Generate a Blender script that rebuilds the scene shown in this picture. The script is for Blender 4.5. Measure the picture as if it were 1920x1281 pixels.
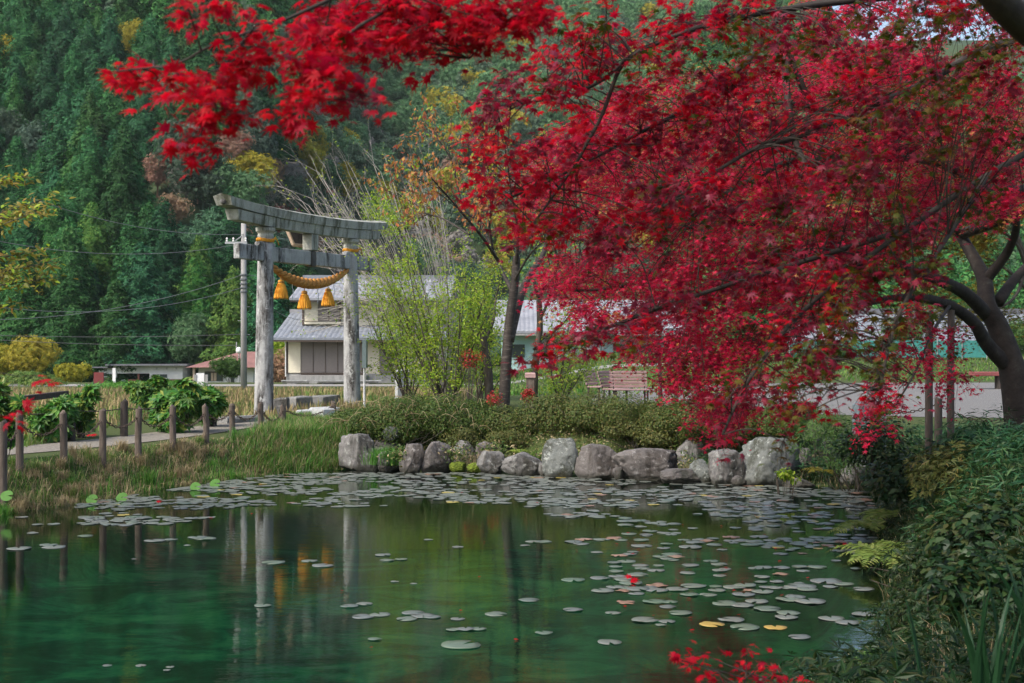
import bpy, math, random
import numpy as np
from mathutils import Vector, noise, Matrix

# ------------------------------------------------------------------ camera, sky, sun, exposure
for o in list(bpy.data.objects):
    bpy.data.objects.remove(o, do_unlink=True)
S = bpy.context.scene
COL = S.collection
F, HC, YH = 1867.0, 2.9, 625.0            # photo pixels per unit slope, camera height over the water, horizon row
SY = 50 / 35                               # distances below are given for a 35 mm lens; the lens is 50 mm, so depth is SY times that
rng = np.random.default_rng(11)
random.seed(11)

cam = bpy.data.cameras.new('camera')
cam.lens, cam.sensor_width = 50.0, 36.0
cam.clip_start, cam.clip_end = 0.1, 3000
cam.dof.use_dof = True
cam.dof.focus_distance = 33.0
cam.dof.aperture_fstop = 7.0
co = bpy.data.objects.new('camera', cam)
COL.objects.link(co)
co.location = (0, 0, HC)
co.rotation_euler = (math.radians(90) - 15.5 / (F * SY), 0, 0)
S.camera = co

SUN_EL, SUN_AZ = math.radians(48), math.radians(232)     # azimuth clockwise from +Y: over the left shoulder
W = bpy.data.worlds.new('World')
S.world = W
W.use_nodes = True
wn = W.node_tree
sky = wn.nodes.new('ShaderNodeTexSky')
sky.sky_type = 'NISHITA'
sky.sun_disc = False
sky.sun_elevation, sky.sun_rotation = SUN_EL, SUN_AZ
sky.air_density, sky.dust_density, sky.ozone_density = 1.0, 4.0, 1.0
bg = wn.nodes['Background']
bg.inputs['Strength'].default_value = 0.13
wn.links.new(sky.outputs[0], bg.inputs[0])
sl = bpy.data.lights.new('sun', 'SUN')
sl.energy, sl.angle, sl.color = 1.7, math.radians(11), (1.0, 0.95, 0.88)
so = bpy.data.objects.new('sun', sl)
COL.objects.link(so)
sd = Vector((math.sin(SUN_AZ) * math.cos(SUN_EL), math.cos(SUN_AZ) * math.cos(SUN_EL), math.sin(SUN_EL)))
so.rotation_euler = sd.to_track_quat('Z', 'Y').to_euler()
S.view_settings.view_transform = 'Standard'
S.view_settings.look = 'None'
S.view_settings.exposure = 1.1
S.view_settings.gamma = 1.0
try:
    S.cycles.max_bounces = 8
    S.cycles.transparent_max_bounces = 8
    S.cycles.transmission_bounces = 4
    S.cycles.diffuse_bounces = 3
    S.cycles.glossy_bounces = 3
    S.cycles.caustics_reflective = False
    S.cycles.caustics_refractive = False
    S.cycles.use_denoising = True
except Exception:
    pass


# ------------------------------------------------------------------ helpers
def P(px, py, d):
    """world point seen at a photo pixel at a given distance"""
    return np.array([(px - 960) / F * d, d * SY, HC - (py - YH) / F * d])


def PW(px, py, z=0.0):
    d = F * (HC - z) / (py - YH)
    return np.array([(px - 960) / F * d, d * SY, z])


def nz(v):
    v = np.asarray(v, float)
    return v / (np.linalg.norm(v, axis=-1, keepdims=True) + 1e-12)


class MB:
    """collects shapes, links them as one mesh object"""
    def __init__(s):
        s.V, s.Fs, s.n = [], [], 0

    def add(s, V, Fc, mat=0, smooth=False):
        V = np.asarray(V, float).reshape(-1, 3)
        if isinstance(Fc, np.ndarray):
            s._f(Fc, mat, smooth)
        else:
            by = {}
            for f in Fc:
                by.setdefault(len(f), []).append(f)
            for fs in by.values():
                s._f(np.array(fs), mat, smooth)
        s.V.append(V)
        s.n += len(V)
        return s

    def _f(s, Fc, mat, smooth):
        m = np.full(len(Fc), mat) if np.isscalar(mat) else np.asarray(mat)
        s.Fs.append((Fc + s.n, m, smooth))

    def build(s, name, mats, parent=None, origin=(0, 0, 0), tint=None):
        me = bpy.data.meshes.new(name)
        o = bpy.data.objects.new(name, me)
        V = np.concatenate(s.V) - np.asarray(origin, float)
        me.vertices.add(len(V))
        me.vertices.foreach_set('co', V.astype(np.float32).ravel())
        nl = sum(f.size for f, _, _ in s.Fs)
        nf = sum(len(f) for f, _, _ in s.Fs)
        me.loops.add(nl)
        me.polygons.add(nf)
        me.loops.foreach_set('vertex_index', np.concatenate([f.ravel() for f, _, _ in s.Fs]).astype(np.int32))
        tot = np.concatenate([np.full(len(f), f.shape[1]) for f, _, _ in s.Fs])
        me.polygons.foreach_set('loop_start', (np.cumsum(tot) - tot).astype(np.int32))
        me.polygons.foreach_set('material_index', np.concatenate([m for _, m, _ in s.Fs]).astype(np.int32))
        me.polygons.foreach_set('use_smooth', np.concatenate([np.full(len(f), bool(sm)) for f, _, sm in s.Fs]))
        me.update(calc_edges=True)
        if not isinstance(mats, (list, tuple)):
            mats = [mats]
        for m in mats:
            me.materials.append(m)
        COL.objects.link(o)
        if parent is not None:
            o.parent = parent
        else:
            o.location = origin
        return o


def tag(o, label=None, cat=None, group=None, kind=None):
    if label: o['label'] = label
    if cat: o['category'] = cat
    if group: o['group'] = group
    if kind: o['kind'] = kind
    return o


def thing(name, label, cat, loc=(0, 0, 0), group=None, rz=0):
    o = bpy.data.objects.new(name, None)
    COL.objects.link(o)
    o.location = loc
    o.rotation_euler = (0, 0, rz)
    o.empty_display_size = 0.2
    return tag(o, label, cat, group)


KIDS = {}


def copy_tree(o, loc=None, rz=None, sc=None, label=None, parent=None):
    c = o.copy()
    COL.objects.link(c)
    if parent is not None:
        c.parent = parent
    if loc is not None: c.location = loc
    if rz is not None: c.rotation_euler = (0, 0, rz)
    if sc is not None: c.scale = sc if hasattr(sc, '__len__') else (sc, sc, sc)
    if label: c['label'] = label
    for ch in o.children:
        copy_tree(ch, parent=c)
    return c


def box(c, s, rz=0.0, taper=1.0):
    x, y, z = np.asarray(s, float) / 2
    V = np.array([[-x, -y, -z], [x, -y, -z], [x, y, -z], [-x, y, -z], [-x, -y, z], [x, -y, z], [x, y, z], [-x, y, z]])
    V[4:, :2] *= taper
    if rz:
        ca, sa = math.cos(rz), math.sin(rz)
        V = np.stack([V[:, 0] * ca - V[:, 1] * sa, V[:, 0] * sa + V[:, 1] * ca, V[:, 2]], 1)
    return V + np.asarray(c, float), np.array([[0, 3, 2, 1], [4, 5, 6, 7], [0, 1, 5, 4], [1, 2, 6, 5], [2, 3, 7, 6], [3, 0, 4, 7]])


def bevbox(c, s, b=0.02, rz=0.0):
    """box with chamfered vertical and horizontal edges"""
    x, y, z = np.asarray(s, float) / 2
    V = []
    for zz, k in ((-z, b), (-z + b, 0), (z - b, 0), (z, b)):
        for sx, sy in ((-1, -1), (1, -1), (1, 1), (-1, 1)):
            V.append((sx * (x - k), sy * (y - k), zz))
    V = np.array(V)
    if rz:
        ca, sa = math.cos(rz), math.sin(rz)
        V = np.stack([V[:, 0] * ca - V[:, 1] * sa, V[:, 0] * sa + V[:, 1] * ca, V[:, 2]], 1)
    Fc = [(0, 3, 2, 1), (12, 13, 14, 15)]
    for l in range(3):
        for k in range(4):
            a, b2 = l * 4 + k, l * 4 + (k + 1) % 4
            Fc.append((a, b2, b2 + 4, a + 4))
    return V + np.asarray(c, float), Fc


def tube(pts, rad, n=6, cap=True):
    pts = np.asarray(pts, float)
    m = len(pts)
    rad = np.full(m, rad) if np.isscalar(rad) else np.asarray(rad, float)
    T = np.gradient(pts, axis=0)
    T = nz(T)
    ref = np.array([0, 0, 1.0]) if abs(T[0, 2]) < 0.9 else np.array([1.0, 0, 0])
    U = np.zeros_like(pts)
    u = ref - T[0] * ref.dot(T[0])
    for i in range(m):
        u = u - T[i] * u.dot(T[i])
        u /= np.linalg.norm(u) + 1e-9
        U[i] = u
    Wv = np.cross(T, U)
    a = np.linspace(0, 2 * np.pi, n, endpoint=False)
    V = pts[:, None] + rad[:, None, None] * (np.cos(a)[None, :, None] * U[:, None] + np.sin(a)[None, :, None] * Wv[:, None])
    i = np.arange(m - 1)[:, None] * n
    k = np.arange(n)[None]
    k2 = (k + 1) % n
    Q = np.stack([i + k, i + k2, i + n + k2, i + n + k], -1).reshape(-1, 4)
    Fc = [tuple(q) for q in Q] if cap else Q
    if cap:
        Fc.append(tuple(range(n))[::-1])
        Fc.append(tuple((m - 1) * n + np.arange(n)))
    return V.reshape(-1, 3), Fc


def lathe(prof, n=20, c=(0, 0, 0)):
    prof = np.asarray(prof, float)
    m = len(prof)
    a = np.linspace(0, 2 * np.pi, n, endpoint=False)
    V = np.stack([prof[:, 0, None] * np.cos(a), prof[:, 0, None] * np.sin(a), np.repeat(prof[:, 1, None], n, 1)], -1).reshape(-1, 3)
    Fc = []
    for i in range(m - 1):
        for k in range(n):
            k2 = (k + 1) % n
            Fc.append((i * n + k, i * n + k2, (i + 1) * n + k2, (i + 1) * n + k))
    Fc.append(tuple(range(n))[::-1])
    Fc.append(tuple((m - 1) * n + np.arange(n)))
    return V + np.asarray(c, float), Fc


def smooth_path(pts, per=6):
    pts = np.asarray(pts, float)
    if len(pts) < 3:
        t = np.linspace(0, 1, per + 1)[:, None]
        return pts[0] * (1 - t) + pts[-1] * t
    q = np.vstack([2 * pts[0] - pts[1], pts, 2 * pts[-1] - pts[-2]])
    out = []
    for i in range(1, len(q) - 2):
        for t in np.linspace(0, 1, per, endpoint=False):
            p0, p1, p2, p3 = q[i - 1], q[i], q[i + 1], q[i + 2]
            out.append(0.5 * (2 * p1 + (p2 - p0) * t + (2 * p0 - 5 * p1 + 4 * p2 - p3) * t * t + (3 * p1 - p0 - 3 * p2 + p3) * t ** 3))
    out.append(pts[-1])
    return np.array(out)


def cloud(mb, pts, nrm, fwd, size, tm, mat=0):
    """many small leaves: a template laid at each point"""
    pts = np.asarray(pts, float)
    n = len(pts)
    if n == 0: return
    T, Fc = tm
    N = nz(np.broadcast_to(nrm, (n, 3)))
    U = np.broadcast_to(fwd, (n, 3)).astype(float)
    U = nz(U - N * (U * N).sum(1, keepdims=True) + 1e-6)
    Wv = np.cross(U, N)
    size = np.broadcast_to(size, (n,))
    V = pts[:, None] + size[:, None, None] * (T[None, :, 0, None] * Wv[:, None] + T[None, :, 1, None] * U[:, None] + T[None, :, 2, None] * N[:, None])
    Fa = (np.asarray(Fc)[None] + (np.arange(n) * len(T))[:, None, None]).reshape(-1, len(Fc[0]))
    m = mat if np.isscalar(mat) else np.repeat(mat, len(Fc))
    mb.add(V.reshape(-1, 3), Fa, m)


# leaf shapes
def star(angles, radii, notch, c=(0, .34), droop=.18):
    V = [(c[0], c[1], 0.03)]
    n = len(angles)
    for i in range(n):
        a = math.radians(angles[i])
        V.append((c[0] + radii[i] * math.cos(a), c[1] + radii[i] * math.sin(a), -droop * radii[i]))
        a2 = math.radians((angles[i] + (angles[(i + 1) % n] + (360 if i == n - 1 else 0))) / 2)
        k = notch if i < n - 1 else notch * 1.1
        V.append((c[0] + k * math.cos(a2), c[1] + k * math.sin(a2), 0.0))
    Fc = [(0, 1 + j, 1 + (j + 1) % (2 * n)) for j in range(2 * n)]
    return np.array(V, float), Fc


MAPLE7 = star([-35, 10, 52, 90, 128, 170, 215], [.34, .5, .6, .66, .6, .5, .34], .2)
MAPLE5 = star([-20, 35, 90, 145, 200], [.42, .56, .64, .56, .42], .19)


def spiky(k=5):
    V, Fc = [], []
    for a in np.linspace(-40, 220, k):
        r = .62 - .18 * abs(a - 90) / 130
        c, s_ = math.cos(math.radians(a)), math.sin(math.radians(a))
        i = len(V)
        V += [(-s_ * .13, .3 + c * 0 + .0 + (c) * .13 * 0, 0), (c * r, .3 + s_ * r, -.1), (s_ * .13, .3 - c * .13, 0)]
        V[i] = (-s_ * .13, .3 + c * .13, 0)
        Fc.append((i, i + 1, i + 2))
    return np.array(V, float), Fc


MAPLE_FAR = spiky(5)
OVAL = (np.array([(0, 0, 0), (.22, .35, .03), (.16, .72, 0), (0, 1, -.08), (-.16, .72, 0), (-.22, .35, .03)], float), [(0, 1, 2, 3, 4, 5)])
DIAMOND = (np.array([(0, 0, 0), (.25, .45, .05), (0, 1, -.05), (-.25, .45, .05)], float), [(0, 1, 2, 3)])
LANCE = (np.array([(0, 0, 0), (.07, .3, .0), (.05, .65, -.04), (0, 1, -.16), (-.05, .65, -.04), (-.07, .3, 0)], float), [(0, 1, 2, 5), (5, 2, 4, 4)][:1] + [(5, 2, 3, 4)])


def fan(k=3, spread=70, w=.11):
    V, Fc = [], []
    for a in np.linspace(90 - spread / 2, 90 + spread / 2, k):
        c, s_ = math.cos(math.radians(a)), math.sin(math.radians(a))
        i = len(V)
        V += [(0, 0, 0), (c * .5 + s_ * w, s_ * .5 - c * w, .02), (c, s_, -.1), (c * .5 - s_ * w, s_ * .5 + c * w, .02)]
        Fc.append((i, i + 1, i + 2, i + 3))
    return np.array(V, float), Fc


FAN3, FAN5 = fan(3), fan(5, 110, .1)
AZLEAF = (np.array([(0, 0, 0), (.27, .5, .04), (0, 1, -.08), (-.27, .5, .04)], float), [(0, 1, 2, 3)])
PALM = fan(7, 230, .19)


def grass(mb, pts, h, lean, width=.012, mat=0, droop=.5):
    """bent blades of grass standing at pts"""
    n = len(pts)
    if n == 0: return
    pts = np.asarray(pts, float)
    h = np.broadcast_to(h, (n,)).astype(float)[:, None]
    a = rng.uniform(0, 2 * np.pi, n)
    D = np.stack([np.cos(a), np.sin(a), np.zeros(n)], 1) * rng.uniform(.2, 1, n)[:, None] * lean + np.array([0, 0, 0])
    b = a + np.pi / 2 + rng.uniform(-.6, .6, n)
    Sd = np.stack([np.cos(b), np.sin(b), np.zeros(n)], 1) * (np.broadcast_to(width, (n,))[:, None])
    up = np.array([0, 0, 1.0])
    p1 = pts + h * (up * .55 + D * .35)
    p2 = pts + h * (up * (1 - droop * np.linalg.norm(D, axis=1, keepdims=True) * .5) + D * 1.0)
    V = np.stack([pts - Sd, pts + Sd, p1 + Sd * .8, p1 - Sd * .8, p2], 1).reshape(-1, 3)
    k = (np.arange(n) * 5)[:, None]
    m = mat if np.isscalar(mat) else np.asarray(mat)
    mb.add(V, k + np.array([[0, 1, 2, 3]]), m)
    mb._f(k + np.array([[3, 2, 4]]) - len(V), m, False)


# ------------------------------------------------------------------ materials
def new_mat(name):
    m = bpy.data.materials.new(name)
    m.use_nodes = True
    nt = m.node_tree
    return m, nt, nt.nodes['Principled BSDF'], nt.nodes['Material Output']


def node(nt, t, **kw):
    n = nt.nodes.new(t)
    for k, v in kw.items():
        setattr(n, k, v)
    return n


def ramp(nt, fac, stops, interp='LINEAR'):
    r = node(nt, 'ShaderNodeValToRGB')
    r.color_ramp.interpolation = interp
    els = r.color_ramp.elements
    while len(els) < len(stops):
        els.new(0.5)
    for e, (p, c) in zip(els, stops):
        e.position = p
        e.color = (*c, 1)
    nt.links.new(fac, r.inputs[0])
    return r.outputs[0]


def tex(nt, scale=5, detail=5, rough=.6, stretch=None, dist=0.0):
    t = node(nt, 'ShaderNodeTexNoise')
    t.inputs['Scale'].default_value = scale
    t.inputs['Detail'].default_value = detail
    t.inputs['Roughness'].default_value = rough
    t.inputs['Distortion'].default_value = dist
    c = node(nt, 'ShaderNodeTexCoord')
    if stretch:
        mp = node(nt, 'ShaderNodeMapping')
        mp.inputs['Scale'].default_value = stretch
        nt.links.new(c.outputs['Object'], mp.inputs[0])
        nt.links.new(mp.outputs[0], t.inputs[0])
    else:
        nt.links.new(c.outputs['Object'], t.inputs[0])
    return t.outputs['Fac']


def mixc(nt, f, a, b, mode='MIX'):
    m = node(nt, 'ShaderNodeMix', data_type='RGBA', blend_type=mode)
    if isinstance(f, (int, float)): m.inputs[0].default_value = f
    else: nt.links.new(f, m.inputs[0])
    for s_, v in ((6, a), (7, b)):
        if isinstance(v, tuple): m.inputs[s_].default_value = (*v, 1)
        else: nt.links.new(v, m.inputs[s_])
    return m.outputs[2]


def bump(nt, bsdf, h, strength=.5, dist=.02):
    b = node(nt, 'ShaderNodeBump')
    b.inputs['Strength'].default_value = strength
    b.inputs['Distance'].default_value = dist
    nt.links.new(h, b.inputs['Height'])
    nt.links.new(b.outputs[0], bsdf.inputs['Normal'])


def leaf_mat(name, cols, rough=.5, trans=.45, spec=.35, obj_var=0.0):
    """leaf: each leaf its own tone, light shines through"""
    m, nt, b, out = new_mat(name)
    g = node(nt, 'ShaderNodeNewGeometry')
    c = ramp(nt, g.outputs['Random Per Island'], [(i / max(1, len(cols) - 1), k) for i, k in enumerate(cols)])
    if obj_var:
        oi = node(nt, 'ShaderNodeObjectInfo')
        hs = node(nt, 'ShaderNodeHueSaturation')
        mr = node(nt, 'ShaderNodeMapRange')
        mr.inputs[3].default_value, mr.inputs[4].default_value = 1 - obj_var, 1 + obj_var
        nt.links.new(oi.outputs['Random'], mr.inputs[0])
        nt.links.new(mr.outputs[0], hs.inputs['Value'])
        mr2 = node(nt, 'ShaderNodeMapRange')
        mr2.inputs[3].default_value, mr2.inputs[4].default_value = .5 - obj_var * .09, .5 + obj_var * .07
        mul = node(nt, 'ShaderNodeMath', operation='FRACT')
        mm = node(nt, 'ShaderNodeMath', operation='MULTIPLY')
        mm.inputs[1].default_value = 7.31
        nt.links.new(oi.outputs['Random'], mm.inputs[0])
        nt.links.new(mm.outputs[0], mul.inputs[0])
        nt.links.new(mul.outputs[0], mr2.inputs[0])
        nt.links.new(mr2.outputs[0], hs.inputs['Hue'])
        nt.links.new(c, hs.inputs['Color'])
        c = hs.outputs[0]
    nt.links.new(c, b.inputs['Base Color'])
    b.inputs['Roughness'].default_value = rough
    b.inputs['Specular IOR Level'].default_value = spec
    if trans:
        t = node(nt, 'ShaderNodeBsdfTranslucent')
        nt.links.new(c, t.inputs[0])
        mx = node(nt, 'ShaderNodeMixShader')
        mx.inputs[0].default_value = trans
        nt.links.new(b.outputs[0], mx.inputs[1])
        nt.links.new(t.outputs[0], mx.inputs[2])
        nt.links.new(mx.outputs[0], out.inputs[0])
    return m


def noise_mat(name, stops, scale=6, rough=.8, bstr=.4, bdist=.02, stretch=None, detail=6, spec=.3, fine=None):
    m, nt, b, out = new_mat(name)
    f = tex(nt, scale, detail, .65, stretch)
    c = ramp(nt, f, stops)
    if fine:
        f2 = tex(nt, fine, 4, .7)
        c = mixc(nt, .5, c, ramp(nt, f2, [(.3, (.35, .35, .35)), (.7, (1, 1, 1))]), 'MULTIPLY')
    nt.links.new(c, b.inputs['Base Color'])
    b.inputs['Roughness'].default_value = rough
    b.inputs['Specular IOR Level'].default_value = spec
    if bstr: bump(nt, b, f, bstr, bdist)
    return m


def plain(name, col, rough=.6, var=.12, scale=8, metal=0.0, spec=.4):
    lo, hi = tuple(x * (1 - var) for x in col), tuple(min(1, x * (1 + var)) for x in col)
    m = noise_mat(name, [(.3, lo), (.7, hi)], scale, rough, .1, .005, spec=spec)
    m.node_tree.nodes['Principled BSDF'].inputs['Metallic'].default_value = metal
    return m


M = {}
M['bark'] = noise_mat('bark', [(.3, (.035, .028, .022)), (.55, (.09, .075, .06)), (.8, (.16, .145, .12))], 9, .9, .8, .02, (1, 1, .3))
M['maple_bark'] = noise_mat('maple_bark', [(.3, (.016, .012, .01)), (.6, (.04, .032, .026)), (.85, (.09, .088, .07))], 7, .85, .7, .02)
M['cherry_bark'] = noise_mat('cherry_bark', [(.35, (.024, .019, .016)), (.58, (.05, .04, .034)), (.72, (.17, .15, .13))], 5, .7, .5, .01, (1, 1, 5))
M['pale_twig'] = noise_mat('pale_twig', [(.3, (.24, .22, .19)), (.7, (.44, .41, .37))], 8, .85, .2, .01)
M['weathered_wood'] = noise_mat('weathered_wood', [(.3, (.065, .05, .04)), (.6, (.135, .108, .088)), (.8, (.22, .185, .155))], 14, .9, .5, .01, (1, 1, .15))
M['dark_wood'] = noise_mat('dark_wood', [(.3, (.035, .028, .024)), (.7, (.085, .07, .06))], 14, .9, .5, .01, (1, 1, .15))
M['rust'] = noise_mat('rusty_chain', [(.3, (.04, .028, .022)), (.7, (.11, .075, .055))], 30, .7, .3, .003)


def stone_mat(name, base, stain, lichen=None, streak=True, cov=.47):
    m, nt, b, out = new_mat(name)
    f = tex(nt, 2.2, 8, .7)
    c = ramp(nt, f, [(.3, tuple(x * .72 for x in base)), (.7, tuple(min(1, x * 1.15) for x in base))])
    s1 = tex(nt, 2.6, 7, .72, (1, 1, .22) if streak else None)
    c = mixc(nt, ramp(nt, s1, [(cov, (0, 0, 0)), (cov + .14, (1, 1, 1))]), c, stain)
    if lichen:
        l1 = tex(nt, 7, 6, .75)
        c = mixc(nt, ramp(nt, l1, [(.56, (0, 0, 0)), (.64, (1, 1, 1))]), c, lichen)
    geo = node(nt, 'ShaderNodeNewGeometry')
    sx = node(nt, 'ShaderNodeSeparateXYZ')
    nt.links.new(geo.outputs['Position'], sx.inputs[0])
    wl_ = node(nt, 'ShaderNodeMapRange')
    wl_.inputs[1].default_value, wl_.inputs[2].default_value = .05, .14
    wl_.inputs[3].default_value, wl_.inputs[4].default_value = .8, 0
    nt.links.new(sx.outputs[2], wl_.inputs[0])
    c = mixc(nt, wl_.outputs[0], c, (.035, .035, .025))
    sp = tex(nt, 60, 3, .7)
    c = mixc(nt, .55, c, ramp(nt, sp, [(.3, (.45, .45, .45)), (.65, (1.0, 1.0, 1.0))]), 'MULTIPLY')
    nt.links.new(c, b.inputs['Base Color'])
    b.inputs['Roughness'].default_value = .85
    b.inputs['Specular IOR Level'].default_value = .25
    bump(nt, b, tex(nt, 9, 9, .75), .8, .04)
    return m


M['torii_stone'] = stone_mat('torii_stone', (.44, .445, .44), (.055, .05, .046), (.5, .51, .5), True, .465)
M['torii_beam'] = stone_mat('torii_beam', (.43, .44, .39), (.1, .105, .07), None, True, .48)
M['pale_granite'] = stone_mat('pale_granite', (.5, .52, .52), (.34, .35, .34), None, False)
M['kerb_stone'] = stone_mat('kerb_stone', (.27, .27, .26), (.14, .14, .12), None, False)
M['boulder'] = stone_mat('boulder_grey', (.19, .185, .178), (.055, .053, .045), (.32, .33, .31), True, .46)
M['boulder_brown'] = stone_mat('boulder_brown', (.16, .147, .139), (.055, .048, .042), (.25, .24, .23), True, .46)
M['boulder_green'] = stone_mat('boulder_green', (.18, .195, .183), (.055, .06, .045), (.38, .41, .38), False, .47)
M['boulder_dark'] = stone_mat('boulder_dark', (.13, .12, .115), (.05, .05, .04), None)
M['moss'] = noise_mat('moss', [(.3, (.05, .075, .008)), (.6, (.14, .19, .02)), (.8, (.26, .3, .04))], 16, .95, .9, .03, fine=70)
M['gold_straw'] = noise_mat('gold_straw', [(.3, (.42, .16, .012)), (.55, (.66, .31, .03)), (.8, (.8, .46, .07))], 24, .8, .7, .01, (1, 1, .2))
M['orange_rope'] = noise_mat('orange_rope', [(.3, (.28, .1, .018)), (.55, (.47, .22, .05)), (.8, (.6, .36, .11))], 26, .85, .7, .01)
M['white_paper'] = plain('white_paper', (.75, .76, .78), .7, .04)
M['plaque'] = noise_mat('plaque_wood', [(.3, (.05, .042, .038)), (.7, (.12, .1, .09))], 6, .8, .3, .01)
M['plaque_edge'] = plain('plaque_edge', (.5, .38, .28), .6)
M['concrete'] = noise_mat('concrete', [(.3, (.22, .22, .215)), (.7, (.36, .355, .34))], 5, .85, .3, .01, (1, 1, .3))
M['cable'] = plain('cable', (.05, .05, .055), .6)
M['pale_cable'] = plain('pale_cable', (.13, .14, .145), .6)
M['metal_grey'] = plain('metal_grey', (.4, .41, .42), .4, .1, metal=.6)
M['white_wall'] = noise_mat('white_wall', [(.3, (.62, .62, .6)), (.7, (.75, .75, .73))], 1.5, .85, .1, .01)
M['cream'] = noise_mat('cream_wall', [(.3, (.62, .57, .44)), (.7, (.72, .67, .53))], 1.2, .85, .1, .01)
M['shutter'] = plain('shutter', (.2, .175, .16), .6, .06)
M['trim'] = plain('brown_trim', (.09, .065, .05), .6)
M['glass'] = plain('window_glass', (.045, .06, .06), .12, .2, spec=.6)
M['tile'] = noise_mat('roof_tile', [(.3, (.125, .14, .165)), (.6, (.21, .23, .26)), (.8, (.3, .32, .35))], 2.2, .65, .2, .01, spec=.3)
M['tile_pale'] = noise_mat('pale_roof_tile', [(.3, (.17, .178, .2)), (.7, (.29, .3, .325))], 1.1, .65, .2, .01, spec=.3)
M['roof_dark'] = noise_mat('dark_roof', [(.3, (.09, .095, .11)), (.7, (.17, .175, .19))], 1.5, .6, .2, .01)
M['roof_red'] = noise_mat('red_brown_roof', [(.3, (.17, .085, .075)), (.7, (.27, .14, .125))], 1.5, .7, .2, .01)
M['brick'] = noise_mat('brick_wall', [(.3, (.15, .06, .045)), (.7, (.25, .11, .085))], 5, .85, .2, .01)
M['turquoise'] = noise_mat('turquoise_wall', [(.3, (.36, .55, .54)), (.7, (.45, .64, .62))], .8, .8, .1, .01)
M['net'] = noise_mat('teal_net', [(.3, (.03, .17, .155)), (.7, (.06, .27, .24))], 3, .8, .2, .01)
M['bench'] = noise_mat('bench_slat', [(.3, (.3, .18, .17)), (.7, (.45, .3, .29))], 12, .7, .2, .01, (.2, 1, 1))
M['bench_red'] = noise_mat('red_bench', [(.3, (.16, .045, .045)), (.7, (.25, .075, .07))], 6, .7, .2, .01)
M['sign_grey'] = plain('sign_grey', (.26, .33, .33), .5)
M['sign_white'] = plain('sign_white', (.7, .7, .7), .5)
M['sign_red'] = plain('sign_red', (.16, .03, .03), .7)
M['lamp_glass'] = plain('lamp_globe', (.8, .8, .8), .3, .03)
M['bluestone'] = stone_mat('blue_grey_stone', (.17, .215, .24), (.1, .12, .13), (.24, .28, .3), False)

M['grass'] = leaf_mat('grass_blades', [(.045, .11, .018), (.09, .19, .03), (.15, .24, .045), (.23, .25, .07)], .6, .35)
M['dry'] = leaf_mat('dry_grass', [(.2, .15, .075), (.32, .25, .14), (.42, .35, .2), (.25, .2, .1)], .8, .3)
M['fresh'] = leaf_mat('fresh_grass', [(.04, .14, .018), (.08, .24, .03), (.13, .29, .04)], .55, .4)
M['field'] = leaf_mat('field_grass', [(.28, .2, .1), (.36, .27, .14), (.22, .2, .08), (.18, .22, .06)], .8, .3)
M['azalea'] = leaf_mat('azalea_leaf', [(.045, .065, .014), (.08, .105, .02), (.12, .14, .03), (.16, .13, .04)], .55, .3)
M['azalea_green'] = leaf_mat('azalea_green', [(.035, .075, .012), (.07, .13, .02), (.11, .18, .03)], .5, .35)
M['lime'] = leaf_mat('lime_leaf', [(.14, .27, .018), (.23, .38, .026), (.34, .46, .036), (.4, .44, .06)], .5, .5)
M['fatsia'] = leaf_mat('fatsia_leaf', [(.03, .12, .018), (.05, .19, .026), (.11, .27, .035), (.26, .3, .05)], .4, .4, .4)
M['bush'] = leaf_mat('bush_leaf', [(.025, .07, .015), (.06, .14, .025), (.11, .2, .04)], .55, .3)
M['shade'] = leaf_mat('shade_leaf', [(.004, .018, .004), (.009, .036, .008), (.02, .054, .01), (.05, .055, .012)], .5, .3)  # leaf tones darkened: shade of the lower right bank put into the colour
M['sasa'] = leaf_mat('bamboo_grass', [(.006, .045, .014), (.015, .078, .024), (.03, .11, .034), (.09, .14, .045)], .5, .3, .45)
M['fern'] = leaf_mat('fern_frond', [(.1, .17, .03), (.17, .24, .05), (.24, .27, .08)], .6, .4)
M['iris'] = leaf_mat('shaded_iris_blade', [(.008, .035, .014), (.014, .055, .02), (.025, .07, .024)], .5, .25, .3)  # blades coloured darker to stand in for the dim lower right corner
M['red'] = leaf_mat('red_maple_leaf', [(.3, .001, .014), (.46, .002, .016), (.62, .004, .016), (.38, .005, .034), (.52, .012, .016)], .5, .56, .2)
M['red_far'] = leaf_mat('far_red_maple_leaf', [(.34, .003, .036), (.54, .006, .052), (.76, .018, .065), (.44, .014, .09), (.74, .06, .1)], .55, .55, .2)
M['crimson'] = leaf_mat('crimson_maple_leaf', [(.15, .003, .018), (.25, .005, .028), (.2, .024, .05), (.32, .005, .022)], .45, .45, .35)
M['olive'] = leaf_mat('green_maple_leaf', [(.03, .05, .006), (.06, .08, .008), (.13, .085, .01), (.12, .02, .01)], .5, .45, .2)
M['ochre'] = leaf_mat('ochre_leaf', [(.2, .17, .02), (.28, .23, .025), (.17, .19, .03), (.32, .19, .03)], .5, .45)
M['orange'] = leaf_mat('orange_leaf', [(.5, .16, .05), (.45, .25, .05), (.4, .09, .06), (.5, .32, .08)], .5, .45)
M['nandina'] = leaf_mat('nandina_leaf', [(.4, .01, .015), (.3, .03, .03), (.5, .05, .03)], .5, .4)
V_ = .4
M['cedar'] = leaf_mat('cedar_spray', [(.008, .052, .016), (.018, .098, .027), (.042, .155, .037)], .7, .2, .2, V_)
M['cedar_bright'] = leaf_mat('bright_cedar_spray', [(.022, .11, .018), (.05, .18, .028), (.11, .23, .038)], .7, .2, .2, V_)
M['broad_dark'] = leaf_mat('dark_broadleaf', [(.045, .085, .055), (.075, .13, .085), (.11, .17, .11)], .7, .25, .2, V_)
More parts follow.
